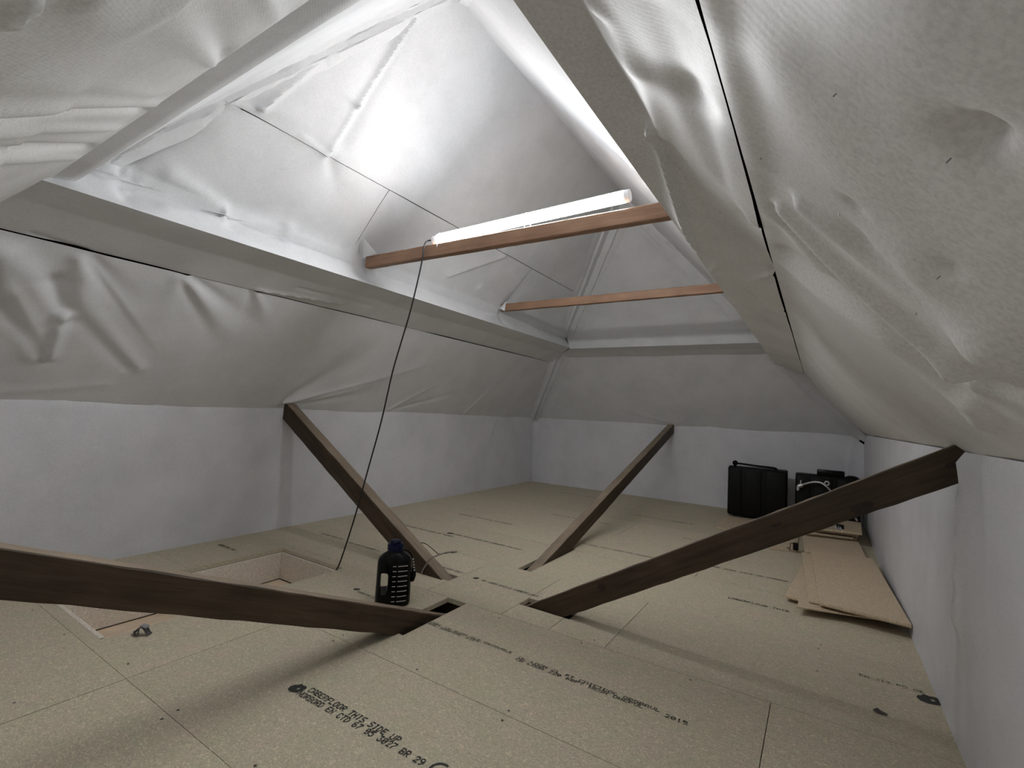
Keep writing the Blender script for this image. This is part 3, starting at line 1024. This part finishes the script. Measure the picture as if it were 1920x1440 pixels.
hx0, hy0, hx1, hy1 = HOLES[0]
child_box('lining_board', (hx0 + .001, hy0 + .001, -0.182), (hx0 + 0.017, hy1 - .001, -0.0235), M_LINING, hatch)
child_box('lining_board', (hx0 + .0175, hy1 - 0.017, -0.182), (hx1 - .0175, hy1 - .001, -0.0235), M_LINING, hatch)
child_box('lining_board', (hx1 - 0.017, hy0 + .001, -0.182), (hx1 - .001, hy1 - .001, -0.0235), M_LINING, hatch)
child_box('lining_board', (hx0 + .0175, hy0 + .001, -0.182), (hx1 - .0175, hy0 + 0.017, -0.001), M_LINING, hatch)
for k in range(5):
    x0 = hx0 + 0.02 + k * 0.1092
    child_box('pine_plank', (x0, hy0 + .02, -0.207), (x0 + 0.108, hy1 - .02, -0.1845), M_PINE, hatch, 0.002)

# ------------------------------------------------------------------ struts
def beam_bm(L, w, h, rough=0.0015, seed=0, nseg=40, lit_top=False):
    """length along x, width y, depth z (top at z=0), slightly uneven arrises"""
    r = random.Random(seed)
    bm = bmesh.new()
    rows = []
    for i in range(nseg + 1):
        x = L * i / nseg
        c = 0.004
        j = lambda: r.uniform(-rough, rough)
        p = [(-w / 2 + c, 0), (w / 2 - c, 0), (w / 2, -c), (w / 2, -h + c), (w / 2 - c, -h), (-w / 2 + c, -h), (-w / 2, -h + c), (-w / 2, -c)]
        rows.append([bm.verts.new((x, y + j() * .6, z + j())) for y, z in p])
    for i in range(nseg):
        for k in range(8):
            f = bm.faces.new((rows[i][k], rows[i][(k + 1) % 8], rows[i + 1][(k + 1) % 8], rows[i + 1][k]))
            f.material_index = 1 if k == 0 and lit_top else 0
    bm.faces.new(rows[0][::-1])
    bm.faces.new(rows[-1])
    return bm


def beam(name, A, B, w, h, m, label, cat, seed, group=None, knots=(), rough=0.0015):
    """A, B: ends of the middle of the top face"""
    A, B = Vector(A), Vector(B)
    t = B - A
    L = t.length
    t.normalize()
    y = Vector((0, 0, 1)).cross(t).normalized()
    z = t.cross(y)
    o = from_bm(name, beam_bm(L, w, h, rough, seed, lit_top=m is M_STRUT), m)
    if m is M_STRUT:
        o.data.materials.append(M_STRUT_TOP)   # lamplight painted into the upper face as a lighter colour
    o.matrix_world = Matrix(((t.x, y.x, z.x, A.x), (t.y, y.y, z.y, A.y), (t.z, y.z, z.z, A.z), (0, 0, 0, 1)))
    tag(o, label, cat, group)
    for x, dz, rx, rz, sgn in knots:
        bm = bmesh.new()
        vs = [bm.verts.new((x + rx * math.cos(a) * (1 + .15 * math.sin(3 * a)), sgn * (w / 2 + 0.0012), dz + rz * math.sin(a))) for a in [k * math.pi / 8 for k in range(16)]]
        bm.faces.new(vs)
        from_bm('knot', bm, M_KNOT, o)
    return o


beam('roof_strut', (-1.30, 2.11, -0.245), (-3.36, 2.11, 0.950), 0.08, 0.115, M_STRUT,
     'dark timber strut rising to the left wall, grey cord tied round its foot', 'beam', 1)
beam('roof_strut', (-1.4925, 2.02, -0.126), (-1.4925, -0.30, 0.843), 0.086, 0.098, M_STRUT,
     'nearest dark timber strut, crossing the left foreground in front of the hatch and bottle', 'beam', 2, knots=((0.79, -0.036, 0.0022, 0.026, 1),))
beam('roof_strut', (-1.50, 2.143, -0.190), (0.395, 1.978, 0.930), 0.060, 0.102, M_STRUT,
     'knotty dark timber strut rising to the right wall in front of the black cases', 'beam', 3,
     knots=((0.80, -0.036, 0.022, 0.017, -1), (1.845, -0.080, 0.034, 0.016, -1), (1.58, -0.040, 0.022, 0.006, -1), (2.13, -0.05, 0.03, 0.012, -1)))
beam('roof_strut', (-1.465, 2.10, -0.169), (-1.465, 5.80, 0.893), 0.070, 0.105, M_STRUT,
     'farthest dark timber strut, rising to the middle of the back wall', 'beam', 4)

# ------------------------------------------------------------------ collar beams
beam('collar_beam', (-2.42, 2.005, 1.866), (-0.42, 2.005, 1.852), 0.045, 0.072, M_COLLAR,
     'reddish timber collar beam right under the glowing tube light', 'beam', 5, rough=0.001)
beam('collar_beam', (-2.405, 3.505, 1.888), (-0.42, 3.505, 1.890), 0.045, 0.064, M_COLLAR,
     'reddish timber collar beam at the far end, nothing mounted on it', 'beam', 6, rough=0.001)

# loose flaps of membrane where the collars pass through
def flap(pts, curl):
    bm = bmesh.new()
    n = 8
    a, b, c = [Vector(p) for p in pts]
    rows = []
    for i in range(n + 1):
        u = i / n
        rows.append([bm.verts.new(a.lerp(b, u).lerp(a.lerp(c, u), v / n) + Vector(curl) * (math.sin(math.pi * v / n) * u * (1 - 0.3 * u))) for v in range(n + 1)] if i else [bm.verts.new(a)] * (n + 1))
    for i in range(n):
        for k in range(n):
            f = [rows[i][k], rows[i + 1][k], rows[i + 1][k + 1], rows[i][k + 1]]
            f = list(dict.fromkeys(f))
            if len(f) > 2:
                bm.faces.new(f)
    from_bm('membrane_flap', bm, M_MEM, ceiling, smooth=True)


flap([(-2.345, 3.478, 1.905), (-2.42, 3.475, 1.845), (-2.345, 3.46, 1.815)], (0.012, -0.02, 0.0))
flap([(-2.335, 1.885, 1.940), (-2.415, 1.955, 1.845), (-2.310, 1.972, 1.868)], (0.012, -0.015, 0.0))

# ------------------------------------------------------------------ tube light on the collar beam
LAMP_A, LAMP_B = Vector((-1.872, 2.012, 1.897)), Vector((-0.722, 2.012, 1.922))
t = (LAMP_B - LAMP_A)
LL = t.length
lamp = empty('tube_light', LAMP_A)
lamp.rotation_euler = (0, -math.asin(t.z / LL), 0)
tag(lamp, 'glowing white tube light mounted along the top of the near collar beam', 'lamp')
# the diffuser is a frosted half-round shell that looks down into the front of the loft; an opaque channel closes its back
bm = bmesh.new()
N = 18
rows = []
for k in range(25):
    x = 0.03 + (LL - 0.055) * k / 24
    rows.append([bm.verts.new((x, -0.027 * math.cos(a), -0.027 * math.sin(a))) for a in [math.radians(58 - 110 + 220 * j / N) for j in range(N + 1)]])
for k in range(24):
    for j in range(N):
        bm.faces.new((rows[k][j], rows[k][j + 1], rows[k + 1][j + 1], rows[k + 1][j]))
from_bm('diffuser', bm, M_TUBE, lamp, smooth=True, angle=40)
bm = bmesh.new()
add_box(bm, (0.028, 0.0095, -0.022), (LL - 0.023, 0.024, 0.022), Matrix.Rotation(math.radians(58), 4, 'X'))
bevel(bm, 0.004, 2)
from_bm('back_channel', bm, M_CAP, lamp)
for x0, x1, r in ((-0.012, 0.0295, 0.024), (LL - 0.0245, LL, 0.028)):
    bm = bmesh.new()
    add_tube(bm, [(x0, 0, 0), (x0 + 0.004, 0, 0), (x1, 0, 0)], [r * 0.85, r, r], 16)
    from_bm('end_cap', bm, M_CAP, lamp, smooth=True, angle=40)
for x in (0.045, 0.62):
    bm = bmesh.new()
    pts = [(x, 0.031 * math.cos(a), 0.030 * math.sin(a) - (0.05 if math.sin(a) < -0.2 else 0)) for a in [k * math.pi / 10 for k in range(21)]]
    add_tube(bm, pts, 0.0018, 6)
    add_tube(bm, [(x, -0.030, -0.050), (x + 0.012, -0.045, -0.058)], 0.0016, 6)
    from_bm('cable_tie', bm, M_CAP, lamp)

cable_pts = [(-1.878, 2.010, 1.897), (-1.895, 2.0, 1.895), (-1.908, 1.985, 1.885), (-1.913, 1.971, 1.855), (-1.915, 1.962, 1.761), (-1.931, 1.945, 1.606), (-1.957, 1.932, 1.452), (-1.995, 1.918, 1.29), (-2.034, 1.904, 1.117),
             (-2.074, 1.883, 0.844), (-2.131, 1.861, 0.571), (-2.189, 1.839, 0.299), (-2.255, 1.812, 0.04), (-2.296, 1.80, -0.04), (-2.308, 1.79, -0.12), (-2.318, 1.77, -0.170), (-2.34, 1.72, -0.184)]
bm = bmesh.new()
add_tube(bm, spline(cable_pts, 6), 0.0042, 8)
tag(from_bm('power_cable', bm, M_CABLE, smooth=True), 'thin black cable hanging from the tube light down into the hatch', 'cable')

# ------------------------------------------------------------------ water bottle
bottle = tag(empty('water_bottle', (-1.70, 1.685, 0.0), math.radians(45)), 'big black water jug with dark blue cap and white time marks, standing on the floor', 'bottle')
bottle.scale = (0.98, 0.98, 0.945)


def sup(a, e=2.7):
    c, s = math.cos(a), math.sin(a)
    return math.copysign(abs(c) ** (2 / e), c), math.copysign(abs(s) ** (2 / e), s)


def loft(bm, rows, n=48):
    rings = []
    for cx, rx, ry, z, e in rows:
        rings.append([bm.verts.new((cx + rx * sup(2 * math.pi * k / n, e)[0], ry * sup(2 * math.pi * k / n, e)[1], z)) for k in range(n)])
    for i in range(len(rings) - 1):
        for k in range(n):
            bm.faces.new((rings[i][k], rings[i][(k + 1) % n], rings[i + 1][(k + 1) % n], rings[i + 1][k]))
    bm.faces.new(rings[0][::-1])
    bm.faces.new(rings[-1])


BX, BY = 0.083, 0.062
bm = bmesh.new()
loft(bm, [(0, BX * .90, BY * .88, 0.0, 2.8), (0, BX * .97, BY * .97, 0.004, 2.8), (0, BX, BY, 0.012, 2.8), (0, BX, BY, 0.06, 2.8), (0, BX * .985, BY * .98, 0.13, 2.8), (0, BX * .97, BY * .97, 0.200, 2.8),
          (0, BX * .955, BY * .95, 0.215, 2.7), (0, BX * .88, BY * .88, 0.230, 2.5), (0, BX * .72, BY * .76, 0.242, 2.2), (0, 0.044, 0.043, 0.252, 2.0), (0, 0.036, 0.036, 0.258, 2.0), (0, 0.033, 0.033, 0.272, 2.0)])
body = from_bm('body', bm, M_BLACK, None, smooth=True, angle=45)
bm = bmesh.new()
add_box(bm, (-0.061, -0.2, 0.062), (-0.026, 0.2, 0.165))
bevel(bm, 0.010, 3)
cut = from_bm('cutter', bm, M_BLACK)
md = body.modifiers.new('slot', 'BOOLEAN')
md.object = cut
md.operation = 'DIFFERENCE'
md.solver = 'EXACT'
dg = bpy.context.evaluated_depsgraph_get()
me = bpy.data.meshes.new_from_object(body.evaluated_get(dg))
body.modifiers.clear()
body.data = me
me.set_sharp_from_angle(angle=math.radians(40))
body.parent = bottle
bpy.data.objects.remove(cut, do_unlink=True)
bm = bmesh.new()
add_lathe(bm, [(0.036, 0.262), (0.0385, 0.264), (0.0385, 0.292), (0.036, 0.296), (0.026, 0.297), (0.0255, 0.308), (0.022, 0.312), (0.010, 0.313)], 36)
capo = from_bm('cap', bm, M_BLUE, bottle, smooth=True, angle=35)
bm = bmesh.new()
add_tube(bm, [(-0.004, -0.040, 0.300), (-0.004, -0.026, 0.303), (-0.004, -0.012, 0.306)], [0.008, 0.009, 0.009], 14)
from_bm('spout', bm, M_BLUE, capo, smooth=True, angle=40)
# printed marks wrapped on the flank
bm = bmesh.new()


def mark(x0, x1, z, h, e=2.8):
    pr = None
    for k in range(7):
        x = x0 + (x1 - x0) * k / 6
        y = -(BY * 0.985 + 0.0012) * (1 - abs(x / (BX * 0.995)) ** e) ** (1 / e)
        p = [bm.verts.new((x, y - 0.0004, zz)) for zz in (z - h / 2, z + h / 2)]
        if pr:
            bm.faces.new((pr[0], p[0], p[1], pr[1]))
        pr = p


for k in range(8):
    z = 0.030 + k * 0.0242
    mark(-0.006, 0.010, z, 0.0034)
    for j in range(6):
        mark(0.019 + j * 0.0075, 0.0252 + j * 0.0075, z + rng.uniform(-.0004, .0004), 0.0042)
from_bm('printed_marks', bm, M_WHITEPRINT, bottle)
bm = bmesh.new()
add_tube(bm, spline([(0.030, 0.0, 0.262), (0.062, -0.006, 0.257), (0.083, -0.012, 0.225), (0.090, -0.016, 0.190), (0.094, -0.018, 0.165)], 6), 0.0035, 8)
strap = from_bm('strap', bm, M_BLACK, bottle, smooth=True)
bm = bmesh.new()
for k in range(5):
    x, y, z = 0.0865 + k * 0.0022, -0.022 - k * 0.0008, 0.222 - k * 0.0135
    add_box(bm, (x - .003, y - .002, z - .003), (x + .003, y + .002, z + .003))
from_bm('strap_lettering', bm, M_WHITEPRINT, strap)
bm = bmesh.new()
loft(bm, [(0.088, 0.005, 0.012, 0.105, 2.5), (0.090, 0.010, 0.018, 0.112, 2.5), (0.093, 0.013, 0.020, 0.135, 2.5), (0.094, 0.011, 0.018, 0.16, 2.5), (0.092, 0.005, 0.010, 0.172, 2.5)], 20)
from_bm('strap_pad', bm, M_BLACK, bottle, smooth=True)

# ------------------------------------------------------------------ grey cord tied round the strut foot
bm = bmesh.new()
add_tube(bm, spline([(-1.868, 2.062, 0.004), (-1.856, 2.062, 0.03), (-1.838, 2.062, 0.058), (-1.822, 2.062, 0.082), (-1.804, 2.066, 0.103), (-1.79, 2.085, 0.112), (-1.783, 2.12, 0.116), (-1.776, 2.155, 0.119), (-1.762, 2.165, 0.121), (-1.735, 2.167, 0.126)], 6),
         0.0045, 8)
add_tube(bm, [(-1.745, 2.166, 0.124), (-1.712, 2.168, 0.133)], 0.0062, 8)
cord = from_bm('tied_cord', bm, M_CORD, None, smooth=True)
tag(cord, 'grey cord looped round the foot of the strut behind the bottle', 'cord')
bm = bmesh.new()
add_tube(bm, spline([(-1.99, 2.158, 0.128), (-1.965, 2.162, 0.136), (-1.935, 2.166, 0.132), (-1.90, 2.168, 0.118), (-1.865, 2.17, 0.102), (-1.845, 2.168, 0.095), (-1.80, 2.166, 0.106), (-1.762, 2.165, 0.119)], 6), 0.0025, 6)
from_bm('wire_end', bm, M_CABLE, cord, smooth=True)

# ------------------------------------------------------------------ small litter on the floor
clip = tag(empty('metal_clip', (-2.205, 0.862, 0.0), 0.5), 'small dull grey metal clip lying beside the hatch opening', 'clip')
bm = bmesh.new()
prof = [(-0.034, 0.002), (-0.026, 0.006), (-0.018, 0.018), (-0.008, 0.027), (0.006, 0.029), (0.016, 0.022), (0.023, 0.010), (0.032, 0.003)]
for w in (0.0,):
    a = [[bm.verts.new((x, y, z + dz)) for x, z in prof] for y, dz in ((-0.012, 0), (0.012, 0), (0.012, 0.0018), (-0.012, 0.0018))]
    for k in range(len(prof) - 1):
        for j in range(4):
            bm.faces.new((a[j][k], a[j][k + 1], a[(j + 1) % 4][k + 1], a[(j + 1) % 4][k]))
    bm.faces.new([a[j][0] for j in range(4)])
    bm.faces.new([a[j][-1] for j in range(4)])
from_bm('spring_strip', bm, M_DARKSTEEL, clip)
bm = bmesh.new()
add_box(bm, (-0.008, -0.010, 0.0295), (0.018, 0.010, 0.037), Matrix.Rotation(0.12, 4, 'Y'))
bevel(bm, 0.002, 2)
from_bm('grey_pad', bm, M_GREY, clip)
bm = bmesh.new()
add_tube(bm, [(-0.022, -0.012, 0.016), (-0.012, -0.020, 0.002)], 0.003, 8)
add_tube(bm, [(-0.004, -0.012, 0.024), (0.002, -0.024, 0.002)], 0.003, 8)
from_bm('prong', bm, M_DARKSTEEL, clip)

bm = bmesh.new()
pts = [(-0.020, 0.0, 0.004), (-0.006, 0.013, 0.009), (0.006, 0.007, 0.005), (0.022, 0.009, 0.001), (0.018, -0.006, 0.004), (0.004, -0.013, 0.008), (-0.010, -0.009, 0.003)]
c0 = bm.verts.new((0, 0, 0.006))
v = [bm.verts.new(p) for p in pts]
c1 = bm.verts.new((0, 0, 0.0005))
for k in range(7):
    bm.faces.new((c0, v[k], v[(k + 1) % 7]))
    bm.faces.new((c1, v[(k + 1) % 7], v[k]))
fl = from_bm('torn_flake', bm, M_DARKSTEEL)
fl.location = (0.179, 2.073, 0.0)
tag(fl, 'small dark torn flake lying alone on the floor near the right wall', 'litter')

# ------------------------------------------------------------------ spare boards stacked along the right wall
def offcut(poly, z0, z1, label, m=None, tongue=0.0, tilt=0.0):
    cx, cy = sum(p[0] for p in poly) / len(poly), sum(p[1] for p in poly) / len(poly)
    bm = bmesh.new()
    q = [(x - cx, y - cy) for x, y in poly]
    add_prism(bm, q, 0.0, z1 - z0)
    bevel(bm, 0.0012, 1)
    o = from_bm('chipboard_offcut', bm, m or M_CHIP_P)
    o.location = (cx, cy, z0)
    o.rotation_euler = (tilt, 0, 0)
    tag(o, label, 'board')
    if tongue:
        bm = bmesh.new()
        a, b = Vector((*q[0], 0)), Vector((*q[1], 0))
        d = (b - a).normalized()
        nrm = Vector((d.y, -d.x, 0))
        h = z1 - z0
        add_prism(bm, [tuple((a + d * .004).xy), tuple((a + d * .004 + nrm * tongue).xy), tuple((b - d * .004 + nrm * tongue).xy), tuple((b - d * .004).xy)][::-1], h * 0.34, h * 0.66)
        from_bm('tongue', bm, M_CHIP_P, o)
    return o


offcut([(-0.075, 2.99), (0.20, 3.05), (0.22, 4.20), (-0.085, 4.28)], 0.001, 0.017, 'lowest board of the right wall pile, mostly hidden under the others')
offcut([(-0.145, 3.02), (0.02, 2.98), (0.06, 3.86), (-0.085, 3.72)], 0.0175, 0.0345, 'skewed narrow board poking out on the left of the right wall pile', tongue=0.006)
offcut([(-0.085, 2.84), (0.335, 2.95), (0.30, 3.95), (-0.03, 3.95)], 0.035, 0.0425, 'thin board with a sharp left corner just beneath the top boards')
offcut([(-0.035, 2.94), (0.30, 2.95), (0.30, 4.02), (-0.095, 4.02)], 0.043, 0.0535, 'board showing as a strip along the left edge of the topmost board', tongue=0.006)
offcut([(-0.108, 4.62), (-0.083, 4.10), (0.285, 4.15), (0.268, 4.71)], 0.036, 0.0535, 'far pale board between the topmost board and the rear pile')
offcut([(0.010, 2.895), (0.358, 2.855), (0.312, 4.10), (-0.041, 4.05)], 0.054, 0.072, 'topmost large chipboard sheet of the pile along the right wall', tongue=0.005)
z = 0.002
rear = [([(-0.09, 4.78), (0.26, 4.83), (0.30, 5.24), (-0.10, 5.24)], 'lowest board of the rear pile in front of the black cases'),
        ([(-0.105, 4.69), (0.235, 4.745), (0.30, 5.22), (-0.12, 5.22)], 'second board of the rear pile, with a dark gap under its edge'),
        ([(-0.06, 4.76), (0.245, 4.80), (0.31, 5.23), (-0.08, 5.23)], 'third board of the rear pile, stepped back from the one below'),
        ([(-0.02, 4.71), (0.27, 4.74), (0.315, 5.24), (-0.03, 5.24)], 'fourth board of the rear pile, under its top board'),
        ([(-0.03, 4.665), (0.290, 4.71), (0.315, 5.25), (-0.03, 5.25)], 'top board of the rear pile, carrying the wire clamp')]
zs = [(0.036, 0.053), (0.0575, 0.073), (0.0735, 0.088), (0.0885, 0.103), (0.1075, 0.123)]
for (poly, lab), (z0, z1) in zip(rear, zs):
    offcut(poly, z0, z1, lab)
offcut([(-0.10, 4.80), (0.25, 4.82), (0.25, 5.22), (-0.10, 5.22)], 0.001, 0.0355, 'thick packing board at the bottom of the rear pile')
offcut([(-0.77, 4.62), (-0.135, 4.52), (-0.135, 5.24), (-0.79, 5.24)], 0.001, 0.010, 'thin pale board on the floor in front of the left black case')
offcut([(-0.30, 4.16), (-0.135, 4.22), (-0.135, 4.50), (-0.33, 4.44)], 0.001, 0.018, 'small pale board on the floor left of the right wall pile')

# small black bracket by the pile
br = tag(empty('black_bracket', (-0.150, 4.19, 0.018), 0.1), 'small black bracket with thin prongs lying at the left edge of the pile', 'bracket')
bm = bmesh.new()
add_box(bm, (-0.004, 0.0, 0.0), (0.030, 0.03, 0.052))
bevel(bm, 0.003, 1)
from_bm('block', bm, M_CASE, br)
bm = bmesh.new()
add_tube(bm, [(-0.004, 0.005, 0.048), (-0.022, 0.0, 0.046), (-0.022, 0.0, 0.014), (-0.045, -0.005, 0.012)], 0.003, 6)
add_tube(bm, [(-0.030, -0.002, 0.012), (-0.026, -0.02, 0.003)], 0.003, 6)
from_bm('prong', bm, M_CASE, br)

# wire clamp on the rear pile
wc = tag(empty('wire_clamp', (0.140, 4.765, 0.1235), 1.2), 'clamp of bright parallel wires with a black jaw on the rear pile', 'clamp')
for k in range(4):
    bm = bmesh.new()
    y = -0.02 + k * 0.014
    add_tube(bm, spline([(-0.06, y - 0.03, 0.004), (-0.02, y, 0.016 + 0.004 * (k % 2)), (0.05, y + 0.01, 0.022), (0.14, y + 0.02, 0.010)], 5), 0.0026, 6)
    from_bm('wire', bm, M_CAP, wc, smooth=True)
bm = bmesh.new()
add_box(bm, (-0.010, -0.032, 0.0), (0.022, 0.016, 0.036))
bevel(bm, 0.006, 2)
from_bm('jaw', bm, M_CASE, wc)

# ------------------------------------------------------------------ black cases
def case(x, y, z0, w, d, h, rot, label):
    e = tag(empty('hard_case', (x, y, z0), rot), label, 'case')
    bm = bmesh.new()
    add_box(bm, (-w / 2, -d / 2 + 0.006, 0.008), (w / 2, d / 2, h))
    bevel(bm, 0.018, 3)
    from_bm('shell', bm, M_CASE, e, smooth=True, angle=40)
    edges = [-w / 2 + 0.012, -w / 2 + w * 0.24, -w / 2 + w * 0.30, -w / 2 + w * 0.58, -w / 2 + w * 0.66, w / 2 - 0.012]
    for k in range(3):
        bm = bmesh.new()
        add_box(bm, (edges[2 * k], -d / 2 - 0.010, 0.025), (edges[2 * k + 1], -d / 2 + 0.02, h - 0.018))
        bevel(bm, 0.007, 2)
        from_bm('rib_panel', bm, M_CASE, e, smooth=True, angle=40)
    for sx in (-1, 1):
        bm = bmesh.new()
        add_box(bm, (sx * w * 0.36 - 0.02, -d * 0.3, 0.0), (sx * w * 0.36 + 0.02, d * 0.3, 0.012))
        bevel(bm, 0.003, 1)
        from_bm('foot', bm, M_BLACK, e)
    bm = bmesh.new()
    add_box(bm, (-w / 2 - 0.002, -0.004, 0.02), (w / 2 + 0.002, 0.004, h + 0.002))
    bevel(bm, 0.0015, 1)
    from_bm('lid_seam', bm, M_BLACK, e)
    return e


c1 = case(-0.515, 5.41, 0.011, 0.52, 0.21, 0.485, 0.02, 'black ribbed hard case against the back wall, left of the two')
bm = bmesh.new()
add_tube(bm, spline([(-0.20, -0.045, 0.478), (-0.20, -0.045, 0.505), (-0.17, -0.045, 0.517), (0.0, -0.045, 0.508), (0.15, -0.045, 0.502), (0.165, -0.045, 0.480)], 6), 0.010, 10)
hd = from_bm('handle', bm, M_BLACK, c1, smooth=True)
bm = bmesh.new()
add_lathe(bm, [(0.0, -0.02), (0.024, -0.018), (0.026, 0.0), (0.024, 0.018), (0.0, 0.02)], 18, cap_top=False, cap_bot=False)
bmesh.ops.rotate(bm, verts=bm.verts[:], cent=(0, 0, 0), matrix=Matrix.Rotation(math.pi / 2, 3, 'X'))
bmesh.ops.translate(bm, verts=bm.verts[:], vec=(-0.200, -0.045, 0.520))
from_bm('pivot', bm, M_BLACK, hd, smooth=True)
c2 = case(0.065, 5.41, 0.011, 0.50, 0.20, 0.475, -0.02, 'black hard case in the back right corner, white ring on its front')
bm = bmesh.new()
add_box(bm, (-0.08, -0.045, 0.470), (0.135, 0.02, 0.530))
bevel(bm, 0.010, 2)
from_bm('handle', bm, M_BLACK, c2, smooth=True, angle=40)
bm = bmesh.new()
add_lathe(bm, [(0.0, 0.0), (0.05, 0.0), (0.05, 0.012), (0.03, 0.024), (0.0, 0.026)], 18, cap_top=False, cap_bot=False)
bmesh.ops.translate(bm, verts=bm.verts[:], vec=(0.19, -0.02, 0.472))
from_bm('knob', bm, M_BLACK, c2, smooth=True, angle=40)
bm = bmesh.new()
add_tube(bm, [(0.017 * math.cos(a), 0, 0.017 * math.sin(a)) for a in [k * math.pi / 12 for k in range(25)]], 0.006, 8, caps=False)
bmesh.ops.translate(bm, verts=bm.verts[:], vec=(0.0, -0.116, 0.415))
from_bm('white_ring', bm, M_WHITEPRINT, c2, smooth=True)

# bent bright tube with a clamp, leaning on the right case
tb = tag(empty('bent_tube', (0.0, 5.20, 0.0)), 'bent bright metal tube with an end clamp, leaning on the right black case', 'tube')
bm = bmesh.new()
add_tube(bm, spline([(-0.165, 0.05, 0.375), (-0.12, 0.04, 0.398), (-0.075, 0.03, 0.420), (-0.03, 0.02, 0.434), (0.02, 0.01, 0.432), (0.06, 0.0, 0.405), (0.10, 0.0, 0.36), (0.17, -0.01, 0.27), (0.25, -0.01, 0.19), (0.285, -0.01, 0.140)], 6), 0.0095, 12)
from_bm('tube', bm, M_STEEL, tb, smooth=True)
bm = bmesh.new()
add_lathe(bm, [(0.013, -0.020), (0.021, -0.018), (0.021, 0.018), (0.013, 0.020)], 16)
bmesh.ops.rotate(bm, verts=bm.verts[:], cent=(0, 0, 0), matrix=Matrix.Rotation(math.radians(62), 3, 'Y'))
add_box(bm, (-0.03, -0.012, -0.045), (-0.012, 0.012, 0.0))
add_box(bm, (-0.004, -0.006, 0.012), (0.006, 0.006, 0.05))
bmesh.ops.translate(bm, verts=bm.verts[:], vec=(-0.142, 0.045, 0.385))
from_bm('end_clamp', bm, M_STEEL, tb, smooth=True, angle=40)
